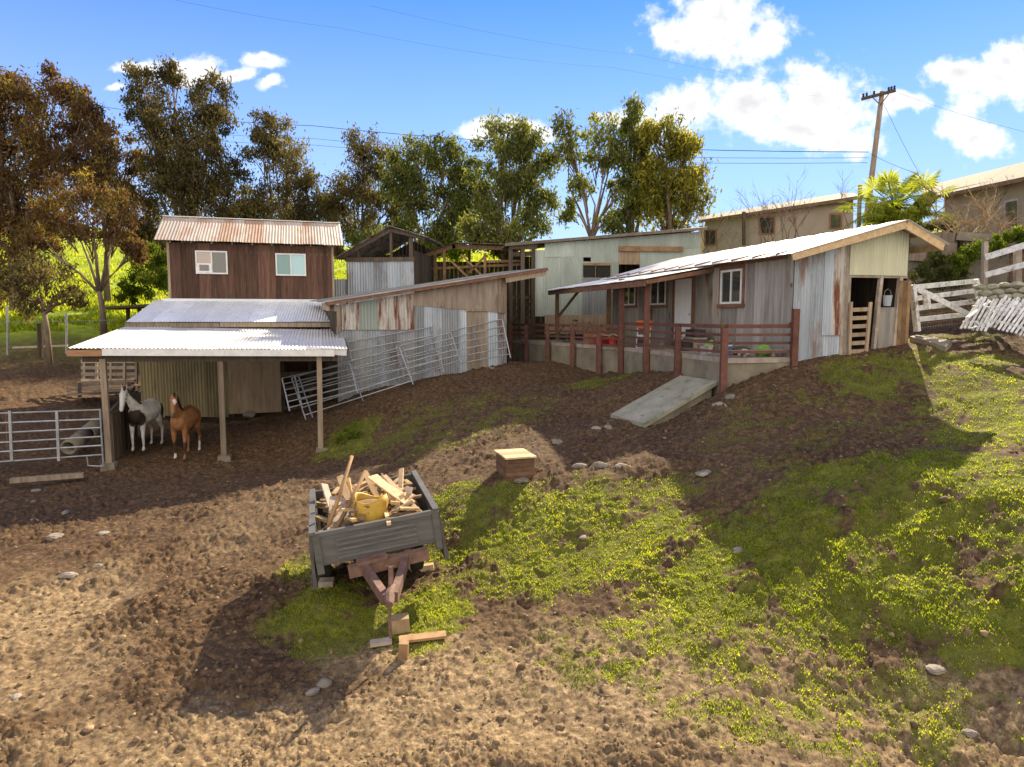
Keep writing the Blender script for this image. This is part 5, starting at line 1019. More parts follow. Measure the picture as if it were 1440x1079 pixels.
for lab, pp, mat, s in (('bright green cloth bag heaped at the porch end', hl(-.35, .6, fz+.02), 'green_cloth', (.26, .18, .17)), ('crumpled white cloth beside the green bag', hl(-.95, .55, fz), 'white_cloth', (.2, .13, .11)), ('dark green heap of sacking behind the white cloth', hl(-.75, 1.0, fz), 'dark_board', (.25, .2, .15))):
    single(MB().ico(pp+Vector((0, 0, s[2]*.6)), s, 3, .35, seed=int(s[0]*999)), 'cloth_bundle', mat, lab, 'cloth', pp)
pot('small terracotta pot on deck by the trough', hl(-1.0, 2.6, fz), .10, .2, 'terracotta'); pot('cream pot with plant near the near red post', hl(-1.1, 2.0, fz), .12, .22, 'cream_sheet', True); pot('pale pot at left of the trough bench', hl(-1.2, 4.6, fz), .1, .22, 'concrete')
bk = thing('plank_shelf', 'grey plank shelf resting low along the inside of the end railing', 'shelf', hl(-.9, .18, fz), HA); MB().box((-.85, -.1, .12), (.85, .12, .17)).build('board', 'grey_wood', bk); MB().box((-.35, -.05, 0), (-.27, .08, .12)).build('leg', 'grey_wood', bk); MB().box((.45, -.05, 0), (.53, .08, .12)).build('leg', 'grey_wood', bk)
def build_chair():
    t = thing('folding_chair', 'folded garden chair with orange cloth and white frame behind the rail', 'chair', hl(-1.55, 5.2, fz), HA+R(-60)); fr = 'white_paint'
    for s in (-.24, .24): MB().tube([(s, 0, 0), (s, .1, .85)], .018, 6).build('frame', fr, t)
    MB().tube([(-.24, 0, .02), (-.2, -.05, .0), (.2, -.05, .0), (.24, 0, .02)], .016, 6).build('foot', fr, t)
    MB().box((-.27, .06, .62), (.27, .13, .86)).build('backrest', 'orange_cloth', t); MB().box((-.22, .03, .32), (.22, .05, .42)).build('strap', 'white_cloth', t); MB().box((-.22, .02, .16), (.22, .04, .25)).build('strap', 'black_plastic', t)
build_chair()
for lab, uv, d, mat, s in (('red plastic can on the deck behind a railing post', (862, 494), 23.2, 'red_plastic', (.16, .14, .16)), ('red crate like tub left of the red can', (846, 487), 24.2, 'red_plastic', (.3, .2, .14))):
    q = at(*uv, d); q.z = fz; t = thing('plastic_tub', lab, 'tub', q); MB().lathe((0, 0, 0), [(s[0]*.85, 0), (s[0], s[2]*2), (s[0]*.9, s[2]*2), (s[0]*.7, .05), (0, .05)], 12).build('tub', mat, t); MB().tube([(-s[0], 0, s[2]*2), (0, 0, s[2]*2.6), (s[0], 0, s[2]*2)], .012, 5).build('handle', 'white_cloth', t)
def build_bike():
    q = at(816, 478, 26.2); q.z = fz; t = thing('bicycle', 'old dark bicycle leaning at the back of the porch', 'bicycle', q, R(8)); r = .31
    for x in (-.5, .52):
        w_ = MB().tube([(x+r*math.cos(a), 0, r+.02+r*math.sin(a)) for a in np.linspace(0, 2*math.pi, 25)], .022, 6, cap=False).build('wheel', 'rubber', t); m = MB()
        for a in np.linspace(0, math.pi, 7)[:-1]: m.tube([(x-r*math.cos(a), 0, r+.02-r*math.sin(a)), (x+r*math.cos(a), 0, r+.02+r*math.sin(a))], .004, 4)
        m.build('spokes', 'pipe_steel', w_)
    m = MB(); BB, ST, HT = (-.06, 0, .3), (-.2, 0, .78), (.36, 0, .8)
    for a, b in ((BB, ST), (BB, HT), ((-.17, 0, .72), (.35, 0, .74)), ((-.5, 0, .33), BB), ((-.5, 0, .33), (-.18, 0, .7)), (HT, (.52, 0, .33))): m.tube([a, b], .017, 6)
    m.build('frame', 'rusty_iron', t); MB().ico((-.21, 0, .83), (.13, .07, .035), 2, 0).build('saddle', 'black_plastic', t); MB().tube([(.34, 0, .8), (.33, 0, .95), (.36, -.25, .98)], .014, 6).tube([(.33, 0, .95), (.36, .25, .98)], .014, 6).build('handlebar', 'pipe_steel', t)
build_bike()
q = at(845, 478, 25.0); q.z = fz; t = thing('storage_box', 'reddish brown storage box on the porch left of the tall posts', 'box', q, R(14)); MB().box((-.6, -.25, 0), (.6, .25, .42)).build('box', 'terracotta', t); MB().box((-.63, -.28, .42), (.63, .28, .48)).build('lid', 'rust_wood', t)
for k, (u, d) in enumerate(((768, 29.2), (752, 29.6))):
    pass

# ------------------------------------------------------------------ white gate, stacked pickets, rail fence, retaining walls
def build_white_gate():
    D = lambda u: 18.3+.9*(u-1283)/90; P = lambda u, v, o=0: at(u, v, D(u)+o)
    t = thing('white_gate', 'peeling white board gate with a diagonal brace beside the stable', 'gate', P(1325, 470), 0, mode='w')
    MB().bar(P(1290, 466), P(1283, 401), .15, .1, tint=.9).build('post', 'weathered_white', t); MB().bar(P(1378, 424), P(1371.5, 393), .15, .1, tint=1.).build('post', 'weathered_white', t); MB().bar(P(1305, 434), P(1302, 414), .15, .09, tint=.9).build('post', 'weathered_white', t)
    for a, b in ((403, 395.5), (419, 409), (433, 424), (449, 441)): MB().bar(P(1287, a+1, .08), P(1372, b, .08), .03, .13, tint=.3+.3*random.random()).build('rail', 'weathered_white', t)
    MB().bar(P(1284, 403, -.08), P(1361, 442, -.06), .035, .15, tint=1.).build('brace', 'weathered_white', t)
    m = MB()
    for u in np.linspace(1289, 1370, 22): m.bar(P(u, 466-(u-1289)*.15, .12), P(u, 403-(u-1289)*.09, .12), .006, .006)
    for k in range(10): m.bar(P(1288, 462-k*6, .12), P(1371, 452-k*6, .12), .006, .006)
    m.build('wire_mesh', 'mesh_wire', t)
build_white_gate()
def picket_panel(label, u0, v0, du, dv, n, d, lean, lat):
    """old picket panel slumped on the bank: pickets run up and back"""
    O = at(u0, v0, d); e = at(u0+du, v0+dv, d-.7); t = thing('picket_panel', label, 'fence panel', O, 0, 'white picket panels heaped on the bank', mode='w')
    ax = (e-O); up = (at(u0+lat[0], v0+lat[1], d+lean)-O)
    for k in range(n):
        p = O+ax*(k/(n-1))+Vector((0, 0, random.uniform(-.02, .02))); j = Vector((random.uniform(-.03, .03), 0, random.uniform(-.03, .03)))
        MB().bar(p, p+up*random.uniform(.9, 1.04)+j, .052, .02, up=(0, -1, .6), tint=random.random()).build('picket', 'weathered_white', t)
    for a in (.25, .75): MB().bar(O+up*a-ax*.02+Vector((0, .04, -.03)), O+up*a+ax*1.02+Vector((0, .04, -.03)), .08, .035, up=(0, -1, .6)).build('rail', 'weathered_white', t)
    return t
picket_panel('nearest white picket panel sloping out of the right picture edge', 1386, 459, 85, 22, 15, 16.6, .7, (30, -42))
picket_panel('white picket panel lying behind the nearest one with tops showing', 1394, 440, 75, 14, 13, 17.4, .6, (22, -24))
picket_panel('tangled short white picket panel slumped against the gate end', 1351, 462, 34, 5, 7, 16.8, .7, (26, -44))
for k, (a, b, lab) in enumerate((((1360, 447, 16.7), (1392, 424, 17.4), 'loose white picket lying across the tangled panel'), ((1372, 452, 16.6), (1384, 461, 16.4), 'short broken white board at the foot of the picket heap'), ((1365, 462, 16.3), (1372, 459, 16.4), 'stubby white offcut on the ground below the picket heap'), ((1378, 428, 17.2), (1398, 440, 16.9), 'loose white board slanting down over the picket heap'))):
    A, B = at(*a), at(*b); single(MB().bar(A, B, .085, .03), 'loose_picket', 'weathered_white', lab, 'board', A, 'loose white boards on the picket heap')
def build_rail_fence():
    D = lambda u: 19.6-.9*(u-1385)/60; P = lambda u, v, o=0: at(u, v, D(u)+o)
    t = thing('rail_fence', 'white two rail fence with wire mesh climbing the bank above picket heap', 'fence', P(1384, 415), 0, mode='w')
    MB().bar(P(1384, 416), P(1385, 340), .12, .12, tint=.4).build('post', 'grey_wood', t); MB().bar(P(1431, 404), P(1431, 346), .16, .12, tint=.3).build('post', 'grey_wood', t); MB().bar(P(1480, 395), P(1480, 330), .14, .12).build('post', 'grey_wood', t)
    MB().bar(P(1386, 362, -.09), P(1490, 330, -.09), .035, .17, tint=1.).build('rail', 'weathered_white', t); MB().bar(P(1386, 387, -.09), P(1490, 359, -.09), .035, .16, tint=1.).build('rail', 'weathered_white', t)
    m = MB()
    for u in np.arange(1366, 1478, 5.2): m.bar(P(u, 412-(u-1386)*.18, .08), P(u, 372-(u-1386)*.28, .08), .007, .007)
    for k in range(6): m.bar(P(1365, 410-k*7, .08), P(1478, 394-k*8, .08), .007, .007)
    m.build('wire_mesh', 'mesh_wire', t)
build_rail_fence()
def build_walls():
    t = thing('retaining_wall', 'long dark timber and concrete retaining wall above the stable roof', 'wall', at(1290, 400, 24), 0, mode='w')
    A, B = at(1172, 326, 27.5), at(1345, 327, 23.5); m = MB(); 
    for k in range(3): m.bar(A+Vector((0, 0, -.18-.33*k)), B+Vector((0, 0, -.18-.33*k)), .2, .32, tint=.3+.2*k)
    m.build('beam', 'grey_board', t)
    C = at(1345, 327, 23.5); Dd = at(1420, 333, 23.0); MB().bar(C+Vector((0, 0, -.12)), Dd+Vector((0, 0, -.12)), .2, .28, tint=.5).build('beam', 'concrete', t)
    m = MB(); a = at(1250, 345, 25.3); b = at(1420, 345, 23.0); m.hexa([(a.x, a.y, 3.2), (b.x, b.y, 3.6), (b.x, b.y+.3, 3.6), (a.x, a.y+.3, 3.2), (a.x, a.y, a.z), (b.x, b.y, b.z), (b.x, b.y+.3, b.z), (a.x, a.y+.3, a.z)], .3); m.build('face', 'concrete', t)
    for u in (1310, 1352): MB().bar(at(u, 400, 23.8), at(u, 330, 23.8), .2, .16, tint=.2).build('post', 'dark_board', t)
    t = thing('stone_wall', 'low dry stone wall of stacked grey blocks behind the picket heap', 'wall', at(1420, 425, 18.6), 0, mode='w'); rnd = random.Random(3)
    for r in range(3):
        for k in range(6): 
            q = at(1378+k*18+8*(r % 2), 421-r*8-k*1.5, 18.4+.1*r-.1*k); MB().ico(q, (.19, .16, .1), 2, .3, seed=k*9+r).build('block', 'mossy_concrete', t)
    A, B = at(1280, 465, 17.9), at(1330, 481, 16.5)
    t = thing('concrete_kerb', 'pale concrete slab step in front of the white gate', 'slab', (A+B)/2, 0, mode='w'); V = Vector((.55, .62, .02)); dz = Vector((0, 0, -.5)); m = MB(); V = Vector((.55, .62, 0)); Q = [Vector((q.x, q.y, gz(q.x, q.y)+.14)) for q in (A, B, B+V, A+V)]; m.hexa([q+dz for q in Q]+Q, .9); m.build('slab', 'concrete', t)
build_walls()

# ------------------------------------------------------------------ houses up the hill
def build_beige():
    d0, d1 = 44.0, 35.0; P = lambda u, v, o=0: at(u, v, 1/(1/d0+(1/d1-1/d0)*(u-985)/215)+o)
    t = thing('beige_house', 'long beige stucco house with tan roof edge beyond the stable roof', 'house', P(1090, 370), 0, mode='w')
    def quad(m, pts, dep, tint=.5): 
        V = Vector((.25, 1, 0))*dep; m.hexa([pts[0], pts[1], pts[1]+V, pts[0]+V, pts[3], pts[2], pts[2]+V, pts[3]+V], tint)
    m = MB(); quad(m, [P(992, 375), P(1200, 375), P(1200, 279), P(992, 311)], 6); m.build('wall', 'stucco', t)
    r = MB(); a, b, c = P(982, 313, -.4), P(1085, 300, -.4), P(1216, 277, -.4); V = Vector((1.2, 4.5, .9)); up = Vector((0, 0, .10))
    r.hexa([a, c, c+V, a+V, a+up, c+up, c+V+up, a+V+up], .5); ro = r.build('roof', 'tile_roof', t)
    MB().bar(a+Vector((0, -.03, .05)), c+Vector((0, -.03, .0)), .05, .17).build('fascia', 'brown_wood', ro)
    r2 = MB(); a2, c2 = P(1140, 296, 2), P(1170, 292, 2); r2.ico(P(1155, 292, 3), (1.1, 1, .35), 1, 0); r2.build('roof_vent', 'tile_roof', ro)
    for (u0, u1, v0, v1, pm) in ((1166, 1184, 300, 322, 'pane_dark'), (1066, 1090, 304, 330, 'pane_dark'), (990, 1008, 322, 346, 'pane_dark')):
        f = MB(); quad(f, [P(u0, v1, -.06), P(u1, v1, -.06), P(u1, v0, -.06), P(u0, v0, -.06)], .08); fo = f.build('window', 'rust_wood', t)
        e = 2.5; g_ = MB(); quad(g_, [P(u0+e, v1-e, -.1), P(u1-e, v1-e, -.1), P(u1-e, v0+e, -.1), P(u0+e, v0+e, -.1)], .03); g_.build('pane', pm, fo)
    MB().bar(P(986, 380, -.5), P(986, 318, -.5), .24, .2, tint=1.).build('corner_post', 'fresh_wood', t)
    MB().bar(P(1046, 345, -.8), P(1046, 298, -.8), .16, .16).build('downpipe', 'dark_board', t)
build_beige()
def build_right_house():
    d0, d1 = 34.0, 27.0; P = lambda u, v, o=0: at(u, v, 1/(1/d0+(1/d1-1/d0)*(u-1310)/130)+o)
    t = thing('tiled_house', 'stucco house with grey tiled roof behind the dry vines', 'house', P(1400, 340), 0, mode='w'); V = Vector((.6, 1, 0)).normalized()*7
    m = MB(); a, b = P(1330, 372), P(1500, 390); c, d = P(1500, 232), P(1330, 268); m.hexa([a, b, b+V, a+V, d, c, c+V, d+V], .5); m.build('wall', 'stucco', t)
    r = MB(); a, c = P(1296, 284, -.7), P(1500, 243, -.9); W_ = Vector((2.4, 4.2, 1.35)); up = Vector((0, 0, .12)); r.hexa([a, c, c+W_, a+W_, a+up, c+up, c+W_+up, a+W_+up], .5); ro = r.build('roof', 'tile_roof', t)
    MB().bar(a+Vector((0, -.03, .08)), c+Vector((0, -.03, .08)), .06, .16).build('fascia', 'brown_wood', ro)
    f = MB(); f.hexa([P(1412, 324, -.06), P(1432, 323, -.06), P(1432, 323, .02), P(1412, 324, .02), P(1412, 282, -.06), P(1432, 279, -.06), P(1432, 279, .02), P(1412, 282, .02)]); fo = f.build('window', 'weathered_white', t)
    f = MB(); f.hexa([P(1414, 322, -.09), P(1430, 321, -.09), P(1430, 321, -.05), P(1414, 322, -.05), P(1414, 285, -.09), P(1430, 282, -.09), P(1430, 282, -.05), P(1414, 285, -.05)]); f.build('pane', 'pane_dark', fo)
build_right_house()

# ------------------------------------------------------------------ pole and wires
def build_pole():
    d = 42.0; b = at(1216, 330, d); a = at(1240, 130, d); t = thing('utility_pole', 'leaning wooden utility pole with one crossarm above the palm', 'utility pole', b, 0, mode='w')
    MB().tube([b-Vector((0, 0, 2)), b, a+Vector((.02, 0, .05))], [.19, .18, .13], 10).build('pole', 'grey_board', t)
    L0, R0 = at(1212, 139.5, d-.15), at(1259, 127.5, d-.15); am = MB().bar(L0, R0, .14, .17).build('crossarm', 'dark_board', t)
    for k in (.04, .14, .36, .8, .88, .97): q = L0.lerp(R0, k)+Vector((0, 0, .08)); MB().lathe(q, [(.03, 0), (.075, .05), (.05, .11), (.075, .15), (.04, .22)], 8).build('insulator', 'black_plastic', am)
    MB().bar(at(1226, 136, d-.2), at(1236, 146, d-.2), .04, .05).build('brace', 'rusty_iron', t); MB().bar(at(1250, 132, d-.2), at(1238, 148, d-.2), .04, .05).build('brace', 'rusty_iron', t)
    b = at(1207, 330, 31); t = thing('fence_pole', 'short grey pole standing in front of the leaning utility pole', 'pole', b, 0, mode='w'); MB().tube([b, at(1209.5, 262, 31)], [.09, .085], 8).build('shaft', 'grey_wood', t); MB().lathe(at(1209.5, 262, 31), [(.1, 0), (.1, .04), (.03, .09)], 8).build('cap', 'grey_wood', t)
    def wire(pts, label, r=.012, grp='overhead wires'):
        P_ = []
        for p, q in zip(pts[:-1], pts[1:]):
            A, B = at(*p), at(*q); sag = (B-A).length*.012
            for k in range(10): f = k/10; P_.append(A.lerp(B, f)-Vector((0, 0, sag*4*f*(1-f))))
        P_.append(at(*pts[-1])); single(MB().tube(P_, r, 5), 'overhead_wire', 'wire', label, 'wire', P_[0], grp)
    wire([(1222, 214, d), (440, 177, 58), (130, 148, 66), (-200, 118, 74)], 'highest of three wires running left from mid pole', .022)
    wire([(1221, 222, d), (440, 195, 58), (130, 170, 66), (-200, 143, 74)], 'middle of three wires running left from mid pole', .014)
    wire([(1220, 229, d), (440, 204, 58), (130, 181, 66), (-200, 156, 74)], 'lowest of three wires running left from mid pole', .014)
    wire([(1213, 138, d), (860, 95, 30), (480, 40, 20), (200, -10, 16)], 'left faint wire running up left from the crossarm', .0026); wire([(1236, 130, d), (900, 78, 30), (520, 8, 20)], 'right faint wire running up left from the crossarm', .0026)
    wire([(1224, 216, d), (1310, 250, 33)], 'service drop wire running down to the tiled house', .012); wire([(1240, 140, d), (1288, 236, 38)], 'steep guy wire from the pole top to the palm', .010)
    wire([(1257, 128, d), (1500, 200, 30)], 'faint wire running right from the crossarm', .006)
build_pole()

# ------------------------------------------------------------------ trees and bushes
# unlit leaf colours per kind
leafmat('gum_dark', [(0, (.038, .034, .020)), (.5, (.10, .082, .045)), (1, (.22, .18, .07))], .45)
leafmat('gum_red', [(0, (.045, .030, .022)), (.45, (.13, .075, .045)), (.72, (.17, .115, .05)), (1, (.33, .27, .05))], .45)
leafmat('gum_olive', [(0, (.04, .05, .022)), (.5, (.115, .13, .045)), (1, (.27, .28, .08))], .5)
leafmat('gum_yellow', [(0, (.06, .07, .018)), (.5, (.19, .185, .04)), (.8, (.33, .29, .05)), (1, (.50, .40, .05))], .5)
leafmat('bush_green', [(0, (.03, .05, .010)), (.5, (.10, .14, .02)), (1, (.22, .27, .04))], .5)
leafmat('palm_green', [(0, (.08, .11, .015)), (.5, (.22, .27, .03)), (1, (.40, .42, .07))], .45)
def leaves(C, Rr, n, size, hang, rng, aspect=.34):
    """n leaf-sized quads in each clump (C centres, Rr radii)"""
    k = len(C); idx = np.repeat(np.arange(k), n); m = len(idx); g = rng.normal(0, .5, (m, 3)); P = C[idx]+g*Rr[idx][:, None]*np.array([1, 1, .95])
    dirs = rng.normal(0, 1, (m, 3)); dirs[:, 2] -= hang; dirs /= np.linalg.norm(dirs, axis=1)[:, None]
    sd_ = np.cross(dirs, rng.normal(0, 1, (m, 3))); sd_ /= np.linalg.norm(sd_, axis=1)[:, None]
    L = size*rng.uniform(.6, 1.35, m)[:, None]; Wd = L*aspect
    V = np.stack([P-dirs*L*.5, P+sd_*Wd*.5, P+dirs*L*.5, P-sd_*Wd*.5], 1)
    return V.reshape(-1, 3), np.arange(4*m).reshape(-1, 4), idx
def tree(name, label, d, bu, blobs, mat, cat='tree', dens=1.0, size=.27, hang=1.3, limbs=True, group='trees behind the sheds', seed=1, trunk_r=.2, clump=.66, nleaf=150, bv=None, fork=.35, lean=0., tintb=0., void=.0):
    rng = np.random.default_rng(seed); b = at(bu, 400, d); gzb = gz(b.x, b.y) if bv is None else at(bu, bv, d).z; b = Vector((b.x, b.y, gzb))
    t = thing(name, label, cat, b, 0, group, mode='w'); C = []; Rr = []; ends = []
    for (u, v, ru, rv) in blobs:
        c = at(u, v, d); rx, rz = ru*d/F, rv*d/F; ry = .5*(rx+rz)*.9; nb = max(6, int(dens*rx*ry*rz*1.7+10)); off = rng.uniform(-.25, .25)*ry
        for k in range(nb):
            q = rng.normal(0, 1, 3); q /= np.linalg.norm(q); q *= rng.random()**.38
            C.append((c.x+q[0]*rx, c.y+off+q[1]*ry, c.z+q[2]*rz)); Rr.append(clump*rng.uniform(.55, 1.2)*min(1.2, .45+.4*rx))
        ends.append(Vector((c.x, c.y+off, c.z)))
    C = np.array(C); Rr = np.array(Rr); V, Fc, idx = leaves(C, Rr, nleaf, size, hang, rng)
    ct = rng.random(len(C)); ti = np.clip(ct[idx]*.55+rng.random(len(idx))*.45+tintb, 0, 1)
    Vl = V-np.array(b); np_mesh('crown', Vl, Fc, ti, mat, t)
    if limbs:
        m = MB(); top = max(ends, key=lambda p: p.z); cen = sum(ends, Vector())/len(ends); h = cen.z-b.z
        f0 = b+Vector(((cen.x-b.x)*.25+lean, (cen.y-b.y)*.25, h*fork)); m.tube([b-Vector((0, 0, .6)), b+Vector((lean*.3, 0, h*fork*.45)), f0], [trunk_r*1.3, trunk_r, trunk_r*.85], 9); m.build('trunk', 'bark', t, True)
        m = MB()
        for e in ends:
            md = f0.lerp(e, .5)+Vector((rng.normal(0, .35), rng.normal(0, .35), -h*.03+rng.normal(0, .2)+.1*h)); m.tube([f0-Vector((0, 0, .1)), f0.lerp(md, .5)+Vector((0, 0, .1)), md, e+Vector((0, 0, .4))], [trunk_r*.6, trunk_r*.45, trunk_r*.28, trunk_r*.1], 7)
        sel = rng.choice(len(C), min(len(C), 70), replace=False)
        for k in sel:
            c = Vector(C[k]); e = min(ends, key=lambda p: (p-c).length); s_ = f0.lerp(e, rng.uniform(.45, .95)); m.tube([s_, s_.lerp(c, .5)+Vector((0, 0, .12)), c], [trunk_r*.22, trunk_r*.14, .015], 5)
        m.build('limbs', 'bark', t, True)
    return t
tree('gum_tree', 'big reddish brown gum tree filling the left picture edge', 42, 20, [(40, 165, 62, 62), (-20, 190, 60, 80), (15, 265, 62, 70), (95, 225, 50, 48), (-40, 300, 60, 90), (150, 250, 24, 50), (0, 120, 35, 26), (20, 375, 60, 30), (-30, 400, 50, 40), (70, 130, 40, 30), (125, 170, 30, 30), (60, 310, 46, 40), (140, 240, 30, 40)], 'gum_red', seed=1, trunk_r=.3)
tree('gum_tree', 'thin twiggy gum between the big red one and the tall dark one', 47, 150, [(140, 200, 36, 40), (165, 280, 30, 50), (120, 150, 26, 20), (185, 220, 18, 30)], 'gum_red', dens=.42, seed=2)
tree('gum_tree', 'tallest dark brown gum tree with split top behind the barn', 46, 262, [(205, 125, 26, 32), (295, 130, 28, 36), (250, 180, 46, 34), (215, 220, 40, 46), (285, 225, 48, 48), (260, 290, 62, 34), (195, 320, 30, 60), (325, 275, 30, 38), (205, 165, 24, 26), (305, 180, 22, 30), (240, 105, 15, 14), (225, 340, 26, 34), (215, 380, 22, 26), (330, 300, 34, 24), (270, 250, 60, 30)], 'gum_dark', seed=3, trunk_r=.3, dens=1.05)
tree('gum_tree', 'pointed brownish gum right of the tallest dark one', 49, 395, [(378, 180, 24, 28), (372, 215, 28, 26), (408, 232, 36, 36), (395, 285, 46, 34), (435, 275, 28, 34), (360, 285, 24, 30), (385, 315, 44, 14), (440, 305, 30, 16)], 'gum_dark', seed=4, tintb=.08)
tree('gum_tree', 'olive gum tree rising right behind the tower roof end', 51, 505, [(512, 212, 26, 26), (500, 250, 36, 30), (478, 290, 34, 36), (530, 290, 36, 34), (545, 240, 26, 30), (500, 322, 44, 18), (465, 300, 22, 26), (560, 290, 24, 34)], 'gum_dark', seed=5, tintb=.1, dens=.85)
tree('gum_tree', 'round topped grey olive gum above the loft shed', 44, 590, [(590, 222, 46, 28), (625, 225, 34, 28), (575, 270, 42, 38), (630, 275, 40, 36), (600, 320, 36, 26), (655, 270, 22, 36), (640, 315, 26, 20), (655, 235, 24, 26), (560, 245, 28, 30), (668, 300, 18, 26), (560, 330, 26, 16), (630, 338, 30, 10)], 'gum_olive', seed=6, dens=.8)
tree('gum_tree', 'tall olive gum standing above the open pole shed', 39, 715, [(735, 185, 34, 22), (705, 205, 36, 26), (755, 225, 24, 34), (725, 250, 48, 38), (690, 275, 34, 38), (755, 285, 32, 40), (720, 318, 50, 26), (670, 318, 24, 22), (690, 340, 26, 10)], 'gum_olive', seed=7, trunk_r=.25, dens=.85, tintb=.08)
tree('gum_tree', 'sparse gum with bare pale trunk showing against the sky', 38.5, 832, [(797, 180, 24, 24), (845, 182, 28, 18), (800, 215, 16, 20), (852, 225, 24, 24), (822, 262, 20, 20), (868, 265, 18, 22), (800, 300, 10, 20), (862, 318, 24, 12)], 'gum_olive', dens=.36, seed=8, tintb=.12, trunk_r=.15, fork=.5, nleaf=70)
tree('gum_tree', 'slim tall gum just left of the dense yellow one', 39, 888, [(886, 172, 18, 24), (880, 215, 24, 28), (900, 262, 26, 38), (878, 300, 24, 24), (905, 205, 16, 26)], 'gum_olive', seed=9, tintb=.15)
tree('gum_tree', 'dense yellow green gum at the right end of the tree row', 38, 942, [(935, 195, 30, 30), (965, 205, 28, 24), (945, 245, 44, 42), (975, 268, 30, 38), (945, 300, 46, 26), (915, 262, 24, 40)], 'gum_yellow', seed=10, dens=1.25, trunk_r=.26)
tree('field_tree', 'small crooked tree with orange bark on the sunny field', 33, 142, [(105, 270, 36, 30), (150, 290, 34, 26), (75, 300, 30, 30), (170, 320, 22, 26), (120, 325, 34, 18), (190, 350, 14, 16), (60, 345, 24, 20)], 'gum_red', group=None, dens=.42, size=.2, seed=11, trunk_r=.13, fork=.34, bv=458, clump=.5)
tree('yard_tree', 'low dark leaved tree with drooping branches by the left fence', 27, 62, [(72, 390, 44, 34), (38, 382, 34, 32), (100, 420, 22, 26), (45, 425, 24, 20), (15, 400, 24, 24)], 'gum_dark', group=None, dens=1.8, size=.2, seed=12, trunk_r=.1, clump=.42, nleaf=52, bv=492, fork=.6)
tree('bush', 'yellow green bush behind the left end of the tower', 36, 205, [(205, 395, 26, 26), (225, 370, 16, 30), (180, 410, 16, 16)], 'bush_green', 'bush', group='bushes around the buildings', dens=1.6, size=.2, seed=13, limbs=False, clump=.4, bv=425)
tree('bush', 'bright green bush seen between the loft shed and pole shed', 44, 612, [(606, 352, 14, 8), (640, 352, 18, 7)], 'bush_green', 'bush', group='bushes around the buildings', dens=3, size=.3, seed=14, limbs=False, tintb=.25, bv=372)
tree('bush', 'dark scrub filling the gap between the tower and loft shed', 47, 500, [(490, 345, 24, 18), (530, 345, 24, 12), (600, 345, 20, 14)], 'gum_olive', 'bush', group='bushes around the buildings', dens=1.2, size=.26, seed=19, limbs=False, bv=380)
tree('bush', 'green creeper spilling over the right retaining wall', 22.3, 1400, [(1370, 352, 20, 10), (1400, 345, 22, 12), (1432, 335, 16, 12), (1355, 368, 12, 12)], 'bush_green', 'bush', group='bushes around the buildings', dens=6, size=.12, seed=15, limbs=False, clump=.25, bv=370, tintb=.15)
tree('bush', 'dark ivy clump hanging on the wall face behind the gate', 23.2, 1320, [(1322, 372, 22, 16), (1348, 390, 18, 14), (1295, 390, 16, 22), (1330, 398, 30, 8)], 'gum_olive', 'bush', group='bushes around the buildings', dens=6, size=.14, seed=16, limbs=False, clump=.28, bv=410)
tree('bush', 'leafy green bush under the palm above the retaining wall', 29, 1255, [(1240, 300, 18, 12), (1275, 305, 22, 10), (1300, 285, 14, 14), (1255, 312, 26, 7)], 'palm_green', 'bush', group='bushes around the buildings', dens=3, size=.2, seed=17, limbs=False, clump=.35, bv=325, tintb=.3)
tree('bush', 'dense green weed clump on the slope beside the right barn post', 20.7, 470, [(478, 622, 14, 12), (495, 606, 16, 12), (466, 640, 10, 8)], 'bush_green', 'bush', group='bushes around the buildings', dens=14, size=.07, seed=18, limbs=False, clump=.22, nleaf=60, bv=645)
tree('bush', 'dry olive scrub between the stable roof tip and the tiled house', 25.5, 1302, [(1296, 318, 20, 12), (1330, 318, 22, 10), (1285, 335, 16, 10)], 'gum_olive', 'bush', group='bushes around the buildings', dens=4, size=.15, seed=20, limbs=False, clump=.3, bv=345, tintb=.1)
def build_palm():
    b = at(1262, 330, 30); t = thing('fan_palm', 'sunlit fan palm with green fronds below the utility pole', 'palm', b, 0, mode='w'); c = at(1258, 290, 30); rng = np.random.default_rng(4)
    MB().tube([b-Vector((0, 0, .5)), c], [.28, .24], 10).build('trunk', 'bark', t, True)
    for k in range(64):
        c_ = (c, at(1290, 292, 30), at(1232, 296, 29.6))[k % 3 if k < 54 else 0]
        a = 2.4*k; el = rng.uniform(-.45, 1.15); L = rng.uniform(.85, 1.3); dr = Vector((math.cos(a)*math.cos(el), math.sin(a)*math.cos(el), math.sin(el))); h = c_+dr*L
        side = dr.cross(Vector((0, 0, 1))).normalized(); upn = side.cross(dr); m = MB(); m.bar(c, h, .035, .02, tint=.6)
        for j in range(19):
            th = (j-9)/9*2.0; ld = (dr*math.cos(th)+side*math.sin(th)+Vector((0, 0, -.12))).normalized(); w2 = ld.cross(upn).normalized()*.035; l2 = .78*(1-.18*abs(th)/2)*rng.uniform(.85, 1.1)
            md = h+ld*l2*.55; tip = h+ld*l2+Vector((0, 0, -.12*l2)); m.add([h, md+w2, tip, md-w2], [(0, 1, 2, 3)], float(np.clip(rng.normal(.55+.3*dr.z, .18), 0, 1)))
        m.build('frond', 'palm_green', t)
build_palm()
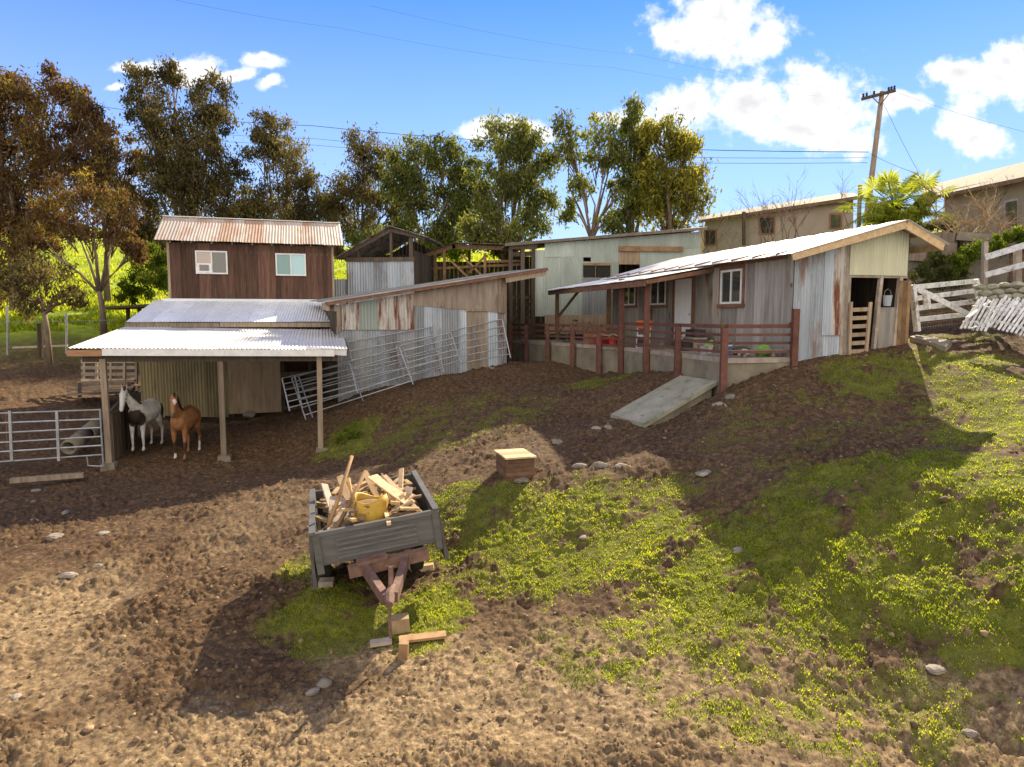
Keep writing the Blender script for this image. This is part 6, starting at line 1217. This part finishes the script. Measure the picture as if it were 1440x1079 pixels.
def bare(name, label, bu, bv, d, top, spread, n, mat, cat='shrub', grp='bare shrubs by the far house', seed=0, r0=.02, droop=0.):
    rng = random.Random(seed); b = at(bu, bv, d); t = thing(name, label, cat, b, 0, grp, mode='w'); m = MB()
    def grow(p, dr, l, r, lv):
        q = p+dr*l*.5+Vector((rng.gauss(0, .06), rng.gauss(0, .06), 0))*l; e = q+(dr+Vector((rng.gauss(0, .18), rng.gauss(0, .18), -droop))).normalized()*l*.5; m.tube([p, q, e], [r, r*.8, r*.6], 5, cap=False)
        if lv > 0:
            for _ in range(3):
                s_ = p.lerp(e, rng.uniform(.4, 1)); nd = (dr+Vector((rng.gauss(0, .5), rng.gauss(0, .5), rng.gauss(.1, .25)-droop))).normalized(); grow(s_, nd, l*rng.uniform(.45, .75), r*.55, lv-1)
    H = (bv-top)*d/F
    for k in range(n):
        dr = Vector((rng.gauss(0, spread), rng.gauss(0, spread), 1)).normalized(); grow(b+Vector((rng.gauss(0, .35*spread*H), rng.gauss(0, .2), 0)), dr, H*.62*rng.uniform(.7, 1.1), r0, 3)
    m.build('branches', mat, t); return t
bare('bare_shrub', 'bare shrub left of the beige house against the sky', 1005, 355, 38, 285, .5, 6, 'twig', seed=1); bare('bare_shrub', 'bare shrub before the dark window of the beige house', 1075, 345, 36, 268, .35, 6, 'twig', seed=2); bare('bare_shrub', 'bare branchy shrub before the beige house wall', 1115, 345, 34, 262, .4, 7, 'twig', seed=3); bare('bare_shrub', 'thin bare sapling beside the short grey pole', 1196, 320, 33, 245, .15, 2, 'twig', seed=4)
bare('bare_shrub', 'dry brown vine thicket in front of the tiled house', 1385, 340, 25, 258, 1.0, 16, 'straw', seed=5, droop=.12, r0=.025, grp=None); bare('bare_shrub', 'fine bare twigs of a shrub above the tiled roof', 1335, 300, 28, 238, 1.1, 9, 'twig', seed=6, r0=.02, grp=None); bare('bare_shrub', 'straw coloured dead brush beside the palm on the wall', 1340, 330, 24.2, 285, 1.1, 14, 'straw', seed=7, droop=.2, r0=.02, grp=None)
# fence posts and a wire along the far field on the left
for k, (u, vt, vb, d, lab) in enumerate(((10, 432, 490, 30, 'thin grey fence post at the left picture edge'), (56, 455, 492, 27.5, 'thick dark fence post under the low dark tree'), (93, 440, 488, 30, 'thin grey fence post right of the low dark tree'))):
    a, b = at(u, vb, d), at(u, vt, d); single(MB().tube([a-Vector((0, 0, .3)), a.lerp(b, .5)+Vector((.02, 0, 0)), b], .05 if k != 1 else .11, 7), 'fence_post', 'pipe_steel' if k != 1 else 'dark_board', lab, 'fence post', a, 'fence posts along the field')
single(MB().tube([at(-60, 455, 30), at(10, 453, 30), at(93, 452, 30), at(165, 450, 31)], .012, 5), 'fence_wire', 'pipe_steel', 'thin fence wire strung along the sunny field', 'wire', at(10, 453, 30))
t = thing('leaning_plank', 'long grey plank leaning on low rail left in the shade', 'plank', at(60, 487, 29), 0, mode='w'); MB().bar(at(18, 489, 29), at(95, 486, 29), .08, .08).build('plank', 'grey_wood', t)
print('things', len(THINGS))
